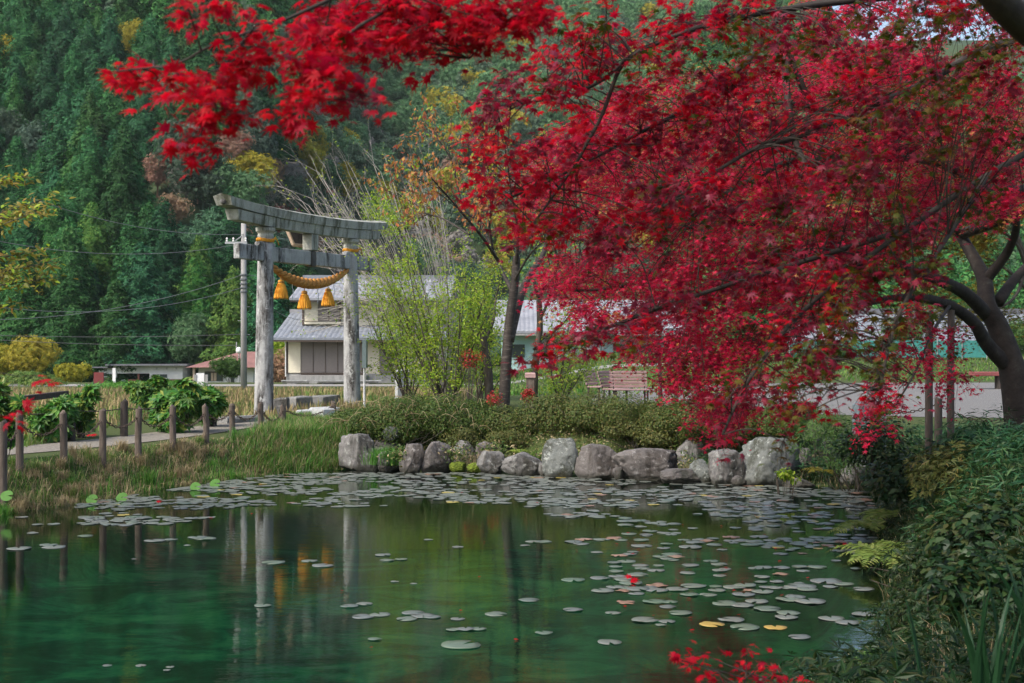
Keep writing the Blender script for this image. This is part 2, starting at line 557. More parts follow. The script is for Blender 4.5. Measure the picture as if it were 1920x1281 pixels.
M['broad_green'] = leaf_mat('green_broadleaf', [(.045, .12, .058), (.075, .175, .08), (.11, .225, .1)], .7, .25, .2, V_)
M['yellow_tree'] = leaf_mat('yellow_broadleaf', [(.25, .24, .02), (.36, .33, .03), (.42, .34, .04), (.2, .24, .035)], .7, .3, .2, .12)
M['rust_tree'] = leaf_mat('rust_broadleaf', [(.3, .2, .13), (.38, .22, .15), (.26, .2, .14), (.42, .28, .15)], .7, .3, .2, .2)
M['pink_tree'] = leaf_mat('pink_broadleaf', [(.36, .1, .09), (.3, .13, .11), (.4, .15, .12)], .7, .3, .2, .12)
M['grey_tree'] = leaf_mat('grey_twigs', [(.24, .22, .2), (.32, .3, .27), (.2, .2, .17)], .8, .2, .2, .2)


def pad_mat(name, cols, rough=.32):
    m, nt, b, out = new_mat(name)
    g = node(nt, 'ShaderNodeObjectInfo')
    f = tex(nt, 14, 5, .7)
    c = ramp(nt, g.outputs['Random'], [(i / (len(cols) - 1), k) for i, k in enumerate(cols)])
    c = mixc(nt, .5, c, ramp(nt, f, [(.3, (.55, .55, .5)), (.65, (1, 1, 1))]), 'MULTIPLY')
    nt.links.new(c, b.inputs['Base Color'])
    b.inputs['Roughness'].default_value = rough
    b.inputs['Specular IOR Level'].default_value = .6
    return m


M['pad'] = pad_mat('lily_pad_green', [(.11, .15, .105), (.15, .165, .145), (.125, .14, .135), (.095, .145, .095)])
M['pad_yellow'] = pad_mat('lily_pad_yellow', [(.3, .27, .05), (.36, .24, .06)], .5)
M['pad_brown'] = pad_mat('lily_pad_brown', [(.2, .11, .07), (.26, .17, .12)], .5)


def ground_mat():
    m, nt, b, out = new_mat('meadow_ground')
    big = tex(nt, .35, 6, .65)
    fine = tex(nt, 9, 6, .75)
    c = mixc(nt, big, (.03, .06, .016), (.085, .08, .035))
    c = mixc(nt, ramp(nt, fine, [(.35, (0, 0, 0)), (.65, (1, 1, 1))]), c, (.055, .08, .022))
    geo = node(nt, 'ShaderNodeNewGeometry')
    sx = node(nt, 'ShaderNodeSeparateXYZ')
    nt.links.new(geo.outputs['Position'], sx.inputs[0])
    # pond floor: green algae below the water line
    mr = node(nt, 'ShaderNodeMapRange')
    mr.inputs[1].default_value, mr.inputs[2].default_value = .02, -.12
    nt.links.new(sx.outputs[2], mr.inputs[0])
    a1 = tex(nt, .75, 9, .72, (1, 1.2, 1), .7)
    algae = ramp(nt, a1, [(.36, (.002, .016, .01)), (.47, (.005, .05, .028)), (.54, (.014, .13, .07)), (.72, (.1, .27, .11))])
    lim = node(nt, 'ShaderNodeMath', operation='LESS_THAN')
    lim.inputs[1].default_value = 26
    nt.links.new(sx.outputs[1], lim.inputs[0])
    mu = node(nt, 'ShaderNodeMath', operation='MULTIPLY')
    nt.links.new(mr.outputs[0], mu.inputs[0])
    nt.links.new(lim.outputs[0], mu.inputs[1])
    sh = node(nt, 'ShaderNodeMapRange')
    sh.inputs[1].default_value, sh.inputs[2].default_value = -.85, -.35
    nt.links.new(sx.outputs[2], sh.inputs[0])
    algae = mixc(nt, sh.outputs[0], algae, (.028, .024, .01))
    c = mixc(nt, mu.outputs[0], c, algae)
    nt.links.new(c, b.inputs['Base Color'])
    b.inputs['Roughness'].default_value = .95
    b.inputs['Specular IOR Level'].default_value = .15
    bump(nt, b, fine, .6, .04)
    return m


M['ground'] = ground_mat()
M['gravel'] = noise_mat('gravel', [(.25, (.085, .083, .08)), (.5, (.18, .176, .17)), (.75, (.31, .305, .29))], 22, .95, .7, .03, fine=60)
M['path'] = noise_mat('path_gravel', [(.25, (.12, .11, .085)), (.5, (.22, .2, .165)), (.75, (.32, .3, .26))], 12, .95, .6, .03, fine=50)
M['road'] = noise_mat('road_concrete', [(.3, (.2, .195, .18)), (.7, (.3, .29, .27))], 2, .9, .2, .01)
M['hill'] = noise_mat('forest_floor', [(.3, (.018, .04, .016)), (.7, (.05, .075, .03))], .15, .95, .3, .2)


def water_mat():
    m, nt, b, out = new_mat('pond_water')
    nt.nodes.remove(b)
    t = node(nt, 'ShaderNodeBsdfTransparent')
    t.inputs[0].default_value = (.5, .9, .74, 1)
    g = node(nt, 'ShaderNodeBsdfGlossy')
    g.inputs['Roughness'].default_value = .015
    g.inputs[0].default_value = (.95, 1, .98, 1)
    n1 = tex(nt, 2.2, 4, .55, (1, 2.6, 1), .4)
    n2 = tex(nt, 9, 3, .5, (1, 2.2, 1))
    ad = node(nt, 'ShaderNodeMath', operation='MULTIPLY_ADD')
    nt.links.new(n2, ad.inputs[0])
    ad.inputs[1].default_value = .22
    nt.links.new(n1, ad.inputs[2])
    bp = node(nt, 'ShaderNodeBump')
    bp.inputs['Strength'].default_value = .06
    bp.inputs['Distance'].default_value = .03
    nt.links.new(ad.outputs[0], bp.inputs['Height'])
    nt.links.new(bp.outputs[0], g.inputs['Normal'])
    fr = node(nt, 'ShaderNodeFresnel')
    fr.inputs[0].default_value = 1.55
    nt.links.new(bp.outputs[0], fr.inputs['Normal'])
    mx = node(nt, 'ShaderNodeMixShader')
    nt.links.new(fr.outputs[0], mx.inputs[0])
    nt.links.new(t.outputs[0], mx.inputs[1])
    nt.links.new(g.outputs[0], mx.inputs[2])
    nt.links.new(mx.outputs[0], out.inputs[0])
    return m


M['water'] = water_mat()

# ------------------------------------------------------------------ terrain
shore = [PW(*p)[:2] for p in ((0, 966), (60, 957), (130, 947), (200, 936), (300, 915), (390, 905), (480, 893), (560, 886), (640, 879),
                              (760, 882), (860, 884), (950, 889), (1080, 894), (1200, 898), (1330, 905), (1460, 909), (1560, 914), (1640, 922),
                              (1655, 960), (1660, 1020), (1668, 1080), (1680, 1140), (1690, 1200))]
shore += [np.array(p) * [1, SY] for p in ((3.0, 8.6), (2.55, 8.0), (2.0, 7.2), (0.8, 6.4), (-3, 6.0), (-9, 6.0), (-14, 7.5), (-15, 10.5), (-12.5, 14.0))]
shore = np.array(shore)


def pond_sd(x, y):
    """signed distance to the shore line, negative over the water"""
    x, y = np.asarray(x, float), np.asarray(y, float)
    p = np.stack([x, y], -1)
    best = np.full(x.shape, 1e9)
    inside = np.zeros(x.shape, bool)
    n = len(shore)
    for i in range(n):
        a, b = shore[i], shore[(i + 1) % n]
        ab = b - a
        t = np.clip(((p - a) @ ab) / (ab @ ab), 0, 1)
        d = np.linalg.norm(p - (a + t[..., None] * ab), axis=-1)
        best = np.minimum(best, d)
        cond = ((a[1] > y) != (b[1] > y)) & (x < (b[0] - a[0]) * (y - a[1]) / (b[1] - a[1] + 1e-12) + a[0])
        inside ^= cond
    return np.where(inside, -best, best)


def sstep(a, b, v):
    t = np.clip((v - a) / (b - a), 0, 1)
    return t * t * (3 - 2 * t)


def base_z(x, y):
    y = y / SY
    z = .65 + .1 * np.exp(-((x - 1) / 5) ** 2 - ((y - 23) / 3) ** 2)
    z = z + .75 * np.exp(-((x - 6.6) / 2.3) ** 2 - ((y - 11) / 5) ** 2)                     # right bank is higher
    z = z + .35 * (1 - sstep(4, 7, y))
    z = z - .75 * sstep(34, 52, y) * (1 - sstep(-2, 6, x))                                  # field sinks to the road
    z = z + .7 * sstep(46, 72, y) * sstep(0, 8, x)                                         # lawn rises at the back
    z = z - 2.3 * sstep(63, 78, y) * (1 - sstep(-16, -10, x))                              # low terrace by the river
    return z


def ground_z(x, y):
    x, y = np.asarray(x, float), np.asarray(y, float)
    sd_ = pond_sd(x, y)
    rk = (x > -3.6) & (y > 17 * SY)
    wl = np.where(rk, 1.7, 1.3)
    bank = base_z(x, y)
    up = bank * np.where(rk, sstep(1.0, 2.7, sd_) * .94 + .06, sstep(0, 1, sd_ / wl))
    dn = -1.0 * sstep(0, 1, -sd_ / 1.0) - .05
    return np.where(sd_ > 0, up - .05 * (1 - sstep(0, .3, sd_)), dn)


def gz(x, y):
    return float(ground_z(np.array([x]), np.array([y]))[0])


def axis(lo, hi, step, far_lo, far_hi, g=1.16):
    a = list(np.arange(lo, hi, step))
    s_, v = step, hi
    while v < far_hi:
        a.append(v); s_ *= g; v += s_
    a.append(far_hi)
    s_, v, pre = step, lo, []
    while v > far_lo:
        s_ *= g; v -= s_; pre.append(max(v, far_lo))
    return np.array(pre[::-1] + a)


def grid_mesh(xs, ys, zf):
    X, Y = np.meshgrid(xs, ys)
    Z = zf(X, Y)
    nx = len(xs)
    i = np.arange(len(ys) - 1)[:, None] * nx + np.arange(nx - 1)[None]
    Q = np.stack([i, i + 1, i + nx + 1, i + nx], -1).reshape(-1, 4)
    return np.stack([X, Y, Z], -1).reshape(-1, 3), Q


mb = MB()
mb.add(*grid_mesh(axis(-16, 11, .2, -420, 420), axis(4, 40, .22, -60, 620), ground_z), smooth=True)
tag(mb.build('ground', M['ground']), kind='structure')
mb = MB()
mb.add(*grid_mesh(np.array([-16, 11.0]), np.array([7.0, 33.0]), lambda x, y: x * 0))
tag(mb.build('pond_water', M['water']), kind='structure')


def ribbon(name, pts, width, mat, lift=.014):
    c = smooth_path([(a, b * SY, 0) for a, b in pts], 14)
    T = nz(np.gradient(c, axis=0))
    Nn = np.stack([-T[:, 1], T[:, 0], T[:, 2] * 0], 1)
    k = 9
    w = np.linspace(-.5, .5, k)
    ww = np.broadcast_to(width, (len(c),)) if np.isscalar(width) else np.interp(np.linspace(0, 1, len(c)), np.linspace(0, 1, len(width)), width)
    V = c[:, None] + Nn[:, None] * (w[None, :, None] * ww[:, None, None])
    V[..., 2] = ground_z(V[..., 0], V[..., 1]) + lift
    i = np.arange(len(c) - 1)[:, None] * k + np.arange(k - 1)[None]
    Q = np.stack([i, i + 1, i + k + 1, i + k], -1).reshape(-1, 4)
    m = MB().add(V.reshape(-1, 3), Q, smooth=True)
    return tag(m.build(name, mat), kind='structure')


ribbon('path', [(-16, 14.5), (-12.5, 16.6), (-9.6, 18.9), (-7.9, 21.2), (-6.9, 23.6), (-6.1, 26.5), (-5.6, 31)], 1.5, M['path'])
ribbon('gravel_yard', [(3, 36), (12, 35.5), (30, 35.5)], [14, 26, 29], M['gravel'])
ribbon('road', [(-40, 57.5), (-15, 57.2), (-4, 57.5), (12, 60)], 3.2, M['road'])


# ------------------------------------------------------------------ mountain and its forest
def hill_z(x, y):
    y = y / SY
    r = x / np.maximum(y, 1)
    y0 = 92 + 42 * sstep(-.30, -.10, r) + 10 * sstep(.1, .4, r)
    sl = .80 - .1 * sstep(-.30, -.1, r) - .12 * sstep(.2, .4, r)
    z = np.maximum(y - y0, 0) * sl - 2.2
    z = z + np.where(y > y0, 3.2 * np.sin(x / 13 + y / 31) + 2.4 * np.sin(x / 7.3 - y / 17 + 1), 0) * sstep(0, 25, y - y0)
    cap = np.where(r < .25, .52, .52 - (r - .25) * 2.2)
    cap = np.clip(cap, .33, .52)
    return np.minimum(z, cap * y - 9)


mb = MB()
mb.add(*grid_mesh(np.linspace(-300, 330, 127), np.linspace(84, 330, 83) * SY, hill_z), smooth=True)
tag(mb.build('mountain', M['hill']), kind='structure')


def cedar_pts(n, seed, wid=.17, base=.08):
    r = np.random.default_rng(seed)
    t = base + (1 - base) * (1 - np.sqrt(r.uniform(0, 1, n) * .98))
    a = r.uniform(0, 2 * np.pi, n)
    lob = 1 + .24 * np.sin(5 * a + 9 * t * 3 + seed) + .2 * np.sin(3 * a - 23 * t + seed)
    R = wid * (1 - t) ** .62 * (1.1 - .35 * (t < .2)) * lob * r.uniform(.45, 1.15, n) ** .6
    p = np.stack([R * np.cos(a), R * np.sin(a), t], 1)
    nrm = np.stack([np.cos(a), np.sin(a), np.full(n, .9)], 1) + r.normal(0, .45, (n, 3))
    fwd = np.stack([np.cos(a), np.sin(a), np.full(n, .25)], 1) + r.normal(0, .75, (n, 3))
    return p, nrm, fwd, r


CLUMP = fan(3, 130, .2)


def cedar(mb, n, size, seed, wid=.17, tm=CLUMP, mat=0, scale=1.0, at=(0, 0, 0)):
    p, nn, fw, r = cedar_pts(n, seed, wid)
    cloud(mb, p * scale + at, nn, fw, size * scale * r.uniform(.6, 1.25, n), tm, mat)


def broad_pts(n, seed, rx=.34, lobes=11, zc=.58):
    r = np.random.default_rng(seed)
    c = r.normal(0, 1, (lobes, 3))
    c = nz(c) * r.uniform(.25, .75, (lobes, 1)) * np.array([rx, rx, .33]) + np.array([0, 0, zc])
    rr = r.uniform(.12, .21, lobes)
    k = r.integers(0, lobes, n)
    d = nz(r.normal(0, 1, (n, 3)) + np.array([0, 0, .45]))
    p = c[k] + d * (rr[k] * r.uniform(.4, 1.25, n))[:, None]
    return p, d + r.normal(0, .4, (n, 3)), r.normal(0, 1, (n, 3)) + np.array([0, 0, -.3]), r


def broad(mb, n, size, seed, rx=.34, tm=FAN3, mat=0, scale=1.0, at=(0, 0, 0), lobes=11):
    p, nn, fw, r = broad_pts(n, seed, rx, lobes)
    cloud(mb, p * scale + at, nn, fw, size * scale * r.uniform(.6, 1.3, n), tm, mat)


def cone_core(mb, wid, scale, mat, at=(0, 0, 0)):
    prof = [(wid * .35, 0.03), (wid * .72, .14), (wid * .55, .4), (wid * .3, .7), (wid * .02, .95)]
    V, Fc = lathe(np.array(prof) * scale, 8, at)
    mb.add(V, Fc, mat)


protos = {}
for nm, mt, wid in (('cedar', 'cedar', .23), ('slim_cedar', 'cedar', .185), ('bright_cedar', 'cedar_bright', .24)):
    lst = []
    for k in range(3):
        mb = MB()
        cedar(mb, 5200, .026, 40 + k * 7 + len(nm), wid)
        cone_core(mb, wid, 1.0, 0)
        mb.add(*tube([(0, 0, -.1), (0, 0, .3)], [.016, .012], 5))
        lst.append(mb)
    protos[nm] = (lst, [M[mt]])
for nm, mt, n in (('broad_dark', 'broad_dark', 1500), ('broad_green', 'broad_green', 1500), ('yellow', 'yellow_tree', 1300), ('rust', 'rust_tree', 1000), ('pink', 'pink_tree', 1000), ('grey', 'grey_tree', 520)):
    lst = []
    for k in range(3):
        mb = MB()
        broad(mb, int(n * 2), .055 if nm != 'grey' else .11, 400 + k * 13 + len(nm), tm=FAN3 if nm != 'grey' else fan(4, 90, .03))
        for q in range(5):
            a = q * 1.26
            mb.add(*tube([(0, 0, -.1), (.01, 0, .25), (.16 * math.cos(a), .16 * math.sin(a), .55 + .06 * q)], [.018, .014, .005], 4))
        lst.append(mb)
    protos[nm] = (lst, [M[mt]])

# candidate tree spots over the hill, nearest to the eye first
cand = []
for yy in np.arange(90, 262, 3.3):
    step = 3.3 if yy < 150 else 4.2
    for xx in np.arange(-.62 * yy, .66 * yy, step):
        x, y = xx + rng.uniform(-1.5, 1.5), yy + rng.uniform(-1.5, 1.5)
        z = float(hill_z(np.array(x), np.array(y * SY)))
        if z < -2.0 and y > 100: continue
        px, py = 960 + x / y * F, YH - (z + 6 - HC) / y * F
        cand.append((x, y, z, px, py))
cand = [c for c in cand if -160 < c[3] < 2100]


def tree_kind(px, py, y, u):
    """which kind grows where on the mountain"""
    if px > 1250:
        return 'broad_green' if u < .5 else 'cedar'
    edge = 240 + (py - 240) * 1.05                         # cedar spur: left of this line
    if px < max(edge, 235) and py > 190 or (px < 330):
        if 430 < py and px > 60 and u < .3: return 'bright_cedar'
        if .6 < u < .72: return 'broad_dark' if py < 420 else 'broad_green'
        if u > .985: return 'rust'
        if u > .975 and py < 330: return 'pink'
        if u > .965: return 'yellow'
        return 'slim_cedar' if u < .45 else 'cedar'
    if py < 235:
        if px > 640: return 'broad_green' if u < .68 else ('broad_dark' if u < .93 else 'yellow')
        return 'cedar' if u < .62 else ('broad_dark' if u < .9 else 'grey')
    if px < 420 and py > 400: return 'bright_cedar' if u < .6 else 'cedar'
    if u < .28: return 'broad_dark'
    if u < .46: return 'grey'
    if u < .62: return 'rust'
    if u < .70: return 'yellow' if px > 420 else 'rust'
    if u < .9: return 'broad_green'
    return 'pink' if 480 < px < 620 else 'broad_dark'


cand.sort(key=lambda c: (0 if -40 < c[3] < 1010 and -60 < c[4] < 640 else 1, c[1]))
words = {'cedar': ('cedar_tree', 'dark green pointed cedar in the dense forest on the mountainside', 'cedar tree'),
         'slim_cedar': ('cedar_tree', 'narrow dark green cedar among the dense forest on the mountainside', 'cedar tree'),
         'bright_cedar': ('cedar_tree', 'bright olive green cedar low on the mountain behind the houses', 'cedar tree'),
         'broad_dark': ('broadleaf_tree', 'dark grey green rounded tree in the mixed mountain forest', 'tree'),
         'broad_green': ('broadleaf_tree', 'soft mid green rounded tree in the mixed mountain forest', 'tree'),
         'yellow': ('autumn_tree', 'yellow autumn tree standing out on the mountainside', 'tree'),
         'rust': ('autumn_tree', 'rusty brown autumn tree in the mountain forest', 'tree'),
         'pink': ('autumn_tree', 'pinkish red autumn tree in the mountain forest', 'tree'),
         'grey': ('leafless_tree', 'grey leafless tree in the mountain forest', 'tree')}
made, rest, nind = {}, MB(), 0
rest_mats = ['cedar', 'cedar_bright', 'broad_dark', 'broad_green', 'yellow_tree', 'rust_tree', 'pink_tree', 'grey_tree']
mat_of = {'cedar': 0, 'slim_cedar': 0, 'bright_cedar': 1, 'broad_dark': 2, 'broad_green': 3, 'yellow': 4, 'rust': 5, 'pink': 6, 'grey': 7}
special = {}
kept = []
for c in cand:
    x, y, z, px, py = c
    kept.append((x, y, z, tree_kind(px, py, y, rng.random()), px, py))
# the trees one notices on the slope
for px, py, d, k in ((470, 330, 142, 'yellow'), (565, 300, 156, 'yellow'), (440, 350, 138, 'broad_green'), (118, 210, 132, 'pink'), (250, 60, 150, 'yellow'), (10, 110, 132, 'yellow'),
                     (12, 60, 150, 'pink'), (295, 290, 134, 'rust'), (350, 300, 138, 'grey'), (380, 330, 136, 'broad_dark'), (540, 400, 136, 'pink'), (730, 370, 138, 'yellow'), (330, 355, 128, 'rust')):
    for d in np.arange(90, 260, 1.0):
        p = P(px, py, d)
        z = float(hill_z(np.array(p[0]), np.array(p[1])))
        if z > p[2] - 5.5: break
    kept = [q for q in kept if not (abs(q[0] - p[0]) < 2.0 and -3.5 < q[1] - d < .5)]
    kept.insert(0, (p[0], d, z, k, px, py))
for x, y, z, kd, px, py in kept:
    ced = 'cedar' in kd
    h = rng.uniform(7.5, 14.5) if ced else (rng.uniform(5, 7) if kd in ('rust', 'pink', 'grey') else rng.uniform(7, 10))
    if kd == 'bright_cedar': h *= .95
    inframe = -40 < px < 1010
    if nind < 292 and inframe:
        nm, lb, ct = words[kd]
        v = rng.integers(0, 3)
        key = (kd, int(v))
        if key not in made:
            o = protos[kd][0][v].build(nm, protos[kd][1])
            tag(o, lb, ct, 'trees on the mountainside')
            made[key] = o
        else:
            o = made[key].copy()
            COL.objects.link(o)
        o.location = (x, y * SY, z - .3)
        o.scale = (h * rng.uniform(.9, 1.2), h * rng.uniform(.9, 1.2), h)
        o.rotation_euler = (0, 0, rng.uniform(0, 6.28))
        nind += 1
    else:
        sd0 = int(rng.integers(0, 1e9))
        if ced:
            cedar(rest, 620, .058, sd0, .22, CLUMP, mat_of[kd], h, (x, y * SY, z - .3))
        else:
            broad(rest, 480, .1, sd0, .36, FAN3, mat_of[kd], h, (x, y * SY, z - .3), 8)
tag(rest.build('forest', [M[k] for k in rest_mats]), 'dense forest cover over the rest of the mountain', kind='stuff')


# ------------------------------------------------------------------ torii
def hexpts(a, b, n=8):
    return [np.asarray(a) + (np.asarray(b) - np.asarray(a)) * t for t in np.linspace(0, 1, n)]


T1, T2 = P(494, 780, 27.0), P(660.5, 762, 30.5)
gz1 = .62
tc = (T1 + T2) / 2
tdir = nz(np.array([T2[0] - T1[0], T2[1] - T1[1], 0]))
span = float(np.linalg.norm((T2 - T1)[:2]))
tside = np.array([-tdir[1], tdir[0], 0])
torg = np.array([tc[0], tc[1], gz1])
TR = thing('torii_gate', 'tall grey lichen stained stone torii gate standing at the far edge of the pond', 'torii gate', torg)
trz = math.atan2(tdir[1], tdir[0])


def tl(u, v, w):
    """torii coordinates: along the beam, across, up"""
    return np.asarray(u)[..., None] * tdir + np.asarray(v)[..., None] * tside + np.stack([np.zeros_like(np.asarray(w, float))] * 2 + [np.asarray(w, float)], -1)


def tbox(u, v, w, su, sv, sw, b=.02):
    V, Fc = bevbox((0, 0, 0), (su, sv, sw), b, trz)
    return V + tl(np.array(u), np.array(v), np.array(w)), Fc


HP = 4.88
for sgn in (-1, 1):
    b0, b1 = tl(np.array(sgn * span / 2), np.array(0.), np.array(-.3)), tl(np.array(sgn * (span / 2 - .12)), np.array(0.), np.array(HP))
    pts = hexpts(b0, b1, 14)
    rad = [.268 - .062 * i / 13 for i in range(14)]
    mb = MB().add(*tube(pts, rad, 28), smooth=True)
    o = mb.build('pillar', M['torii_stone'], TR)
    V, Fc = lathe([(.2, -.02), (.215, .0), (.225, .07), (.21, .1), (.215, .14), (.265, .19), (.27, .285)], 26, b1 - np.array([0, 0, .02]))
    MB().add(V, Fc, smooth=False).build('capital', M['torii_beam'], o)
    V, Fc = lathe([(.4, -.35), (.4, .02), (.36, .07), (.3, .1)], 28, tl(np.array(sgn * span / 2), np.array(0.), np.array(-.02)))
    MB().add(V, Fc).build('plinth', M['kerb_stone'], o)


def curved_beam(hl, z0, rise, hgt, dep0, dep1, n=120, gable=0.0, endflare=.0):
    """a beam whose ends sweep up"""
    mbb = MB()
    u = np.linspace(-hl, hl, n)
    up = rise * (np.abs(u) / hl) ** 2.4
    secs = []
    prof = [(-dep0 / 2, 0), (-dep1 / 2, hgt), (0, hgt + gable), (dep1 / 2, hgt), (dep0 / 2, 0)]
    V = []
    for i in range(n):
        for v, w in prof:
            uu = u[i] * (1 + endflare * (w / hgt))
            V.append(tl(np.array(uu), np.array(v), np.array(z0 + up[i] + w)))
    k = len(prof)
    Fc = [tuple(range(k))[::-1], tuple((n - 1) * k + np.arange(k))]
    for i in range(n - 1):
        for j in range(k):
            j2 = (j + 1) % k
            Fc.append((i * k + j, i * k + j2, (i + 1) * k + j2, (i + 1) * k + j))
    return mbb.add(np.array(V), Fc)


ZL = HP + .265
curved_beam(span * .79, ZL, .1, .27, .34, .4, endflare=.02).build('lower_lintel', M['torii_beam'], TR)
o = curved_beam(span * .872, ZL + .274, .165, .23, .46, .52, gable=.07, endflare=.025).build('top_lintel', M['torii_beam'], TR)
# round boss on each end of the top lintel
for sgn in (-1, 1):
    c = tl(np.array(sgn * span * .879), np.array(0.), np.array(ZL + .274 + .165 + .12))
    V, Fc = lathe([(.01, -.04), (.09, -.03), (.1, 0), (.085, .03), (.01, .05)], 14)
    ang = Matrix.Rotation(trz, 3, 'Z') @ Matrix.Rotation(math.pi / 2 * sgn, 3, 'Y')
    V = V @ np.array(ang).T + c
    MB().add(V, Fc, smooth=True).build('boss', M['torii_stone'], o)
ZN = 4.44
MB().add(*tbox(0, 0, ZN, span * 1.52, .17, .41)).build('tie_beam', M['torii_stone'], TR)
MB().add(*tbox(0, 0, (ZN + .22 + ZL) / 2, .4, .3, ZL - ZN - .23)).build('centre_strut', M['torii_beam'], TR)
MB().add(*tbox(0, 0, ZN - .01, .26, .22, .45)).build('strut_tenon', M['boulder_dark'], TR)
for sgn in (-1, 1):
    for s2 in (-1, 1):
        MB().add(*tbox(sgn * (span / 2 - .1) + s2 * .3, 0, ZN + .255, .26, .15, .1)).build('wedge', M['torii_stone'], TR)
# name plaque tilted on the strut, facing away to the approach
pv = np.array([[-.42, 0, -.4], [.42, 0, -.4], [.5, 0, 0], [.42, 0, .42], [-.42, 0, .42], [-.5, 0, 0]])


def plate(vs, t, c, tilt, fn):
    n = len(vs)
    V = []
    for s_ in (-t / 2, t / 2):
        for p in vs:
            y = s_ + p[2] * tilt
            V.append(tl(np.array(p[0]), np.array(y), np.array(p[2])))
    V = np.array(V) + c
    Fc = [tuple(range(n))[::-1], tuple(range(n, 2 * n))] + [(i, (i + 1) % n, n + (i + 1) % n, n + i) for i in range(n)]
    return V, Fc


side = 1
pc = tl(np.array(.0), np.array(.47 * side), np.array(ZN + .78))
po = MB().add(*plate(pv * .95, .06, pc, .35 * side, 0)).build('name_plaque', M['plaque'], TR)
for i in range(6):
    a, b = pv[i] * 1.0, pv[(i + 1) % 6] * 1.0
    q = [tl(np.array(p[0]), np.array(p[2] * .35 * side), np.array(p[2])) + pc for p in (a, b)]
    MB().add(*tube(q, .055, 6)).build('plaque_frame', M['plaque_edge'], po)
MB().add(*tube([tl(np.array(0.), np.array(.18), np.array(ZN + .8)), pc], .04, 6)).build('plaque_bracket', M['metal_grey'], po)

# twisted straw rope with its tassels, slung under the tie beam
ra, rb = tl(np.array(-span / 2 + .26), np.array(0.), np.array(ZN - .22)), tl(np.array(span / 2 - .3), np.array(0.), np.array(ZN - .2))
uu = np.linspace(0, 1, 90)
rp = ra + (rb - ra) * uu[:, None]
rp[:, 2] -= .52 * (1 - (2 * uu - 1) ** 2) ** .9
RO = thing('straw_rope', 'thick twisted orange straw rope sagging under the tie beam of the stone gate', 'sacred rope', torg + ra)
mb = MB()
thick = .055 + .075 * np.sin(np.pi * uu) ** .8
Tn = nz(np.gradient(rp, axis=0))
U1 = nz(np.cross(Tn, np.array([0, 0, 1.0])))
U2 = np.cross(U1, Tn)
for k in range(3):
    ph = uu * 2 * np.pi * 6.5 + k * 2.094
    off = (np.cos(ph)[:, None] * U1 + np.sin(ph)[:, None] * U2) * thick[:, None] * .62
    mb.add(*tube(rp + off - ra, thick * .62, 10), smooth=True)
mb.build('twisted_strand', M['orange_rope'], RO)
for f, dz in ((.15, .02), (.43, .0), (.74, .0)):
    i = int(f * 89)
    top = rp[i] - ra + np.array([0, 0, -thick[i] - .03])
    mb = MB()
    mb.add(*tube([top + np.array([0, 0, .2]), top + np.array([0, 0, -.12])], .012, 5))
    n = 60
    prof = [(.05, -.06), (.075, -.08), (.075, -.15), (.09, -.17), (.15, -.33), (.195, -.54), (.19, -.57)]
    V, Fc = lathe(prof, n, top)
    c = top[:2]
    ang = np.arctan2(V[:, 1] - c[1], V[:, 0] - c[0])
    kk = 1 + .06 * np.sin(ang * 22)
    low = (top[2] - V[:, 2]) > .16
    V[low, 0] = c[0] + (V[low, 0] - c[0]) * kk[low]
    V[low, 1] = c[1] + (V[low, 1] - c[1]) * kk[low]
    mb.add(V, Fc)
    a = rng.uniform(0, 6.28, 150)
    rr = rng.uniform(.155, .2, 150)
    base = top + np.stack([np.cos(a) * .1, np.sin(a) * .1, np.full(150, -.18)], 1)
    tips = top + np.stack([np.cos(a) * rr, np.sin(a) * rr, -.53 - rng.uniform(0, .08, 150)], 1)
    for j in range(150):
        mb.add(*tube([base[j], base[j] * .45 + tips[j] * .55 + np.array([np.cos(a[j]), np.sin(a[j]), 0]) * .012, tips[j]], [.009, .012, .006], 3, False))
    o = mb.build('tassel', M['gold_straw'], RO)
    V, Fc = lathe([(.078, -.09), (.09, -.1), (.09, -.14), (.078, -.155)], 16, top)
    MB().add(V, Fc).build('tassel_band', M['orange_rope'], o)
for f in (.06, .29, .6, .82):
    i = int(f * 89)
    t0 = rp[i] - ra + np.array([0, 0, -.08])
    V, Fc = [], []
    zz = [(0, 0), (.0, -.16), (.05, -.2), (.05, -.36), (0, -.4), (.01, -.5)]
    for x, z in zz:
        V += [t0 + tl(np.array(x - .03), np.array(0.), np.array(z)), t0 + tl(np.array(x + .03), np.array(.01), np.array(z))]
    for j in range(5):
        Fc.append((2 * j, 2 * j + 1, 2 * j + 3, 2 * j + 2))
    MB().add(np.array(V), Fc).build('paper_streamer', M['white_paper'], RO)
for nm, sgn in (('left', -1), ('right', 1)):
    c = torg + tl(np.array(sgn * (span / 2 - .1)), np.array(0.), np.array(4.81))
    mb = MB()
    a = np.linspace(0, 2 * np.pi, 40)
    for k in range(3):
        r0 = .222 + .012 * np.cos(a * 9 + k * 2.1)
        pts = np.stack([r0 * np.cos(a), r0 * np.sin(a), .035 * np.sin(a * 9 + k * 2.1) + .02 * np.sin(a * 2)], 1)
        mb.add(*tube(pts, .022, 6, False), smooth=True)
    kn = -tside * .25
    for k in range(5):
        e = kn + tdir * (.1 + .05 * k) + np.array([0, 0, .08 - .05 * k])
        mb.add(*tube(smooth_path([kn, kn * .9 + e * .3 + np.array([0, 0, .05]), e], 3), .014, 5))
    o = mb.build('rope_tie', M['gold_straw'], None, (0, 0, 0))
    o.location = c
    tag(o, 'yellow straw rope tied round the %s pillar of the stone gate' % ('nearer left' if sgn < 0 else 'farther right'), 'rope', 'straw ropes tied round the gate pillars')

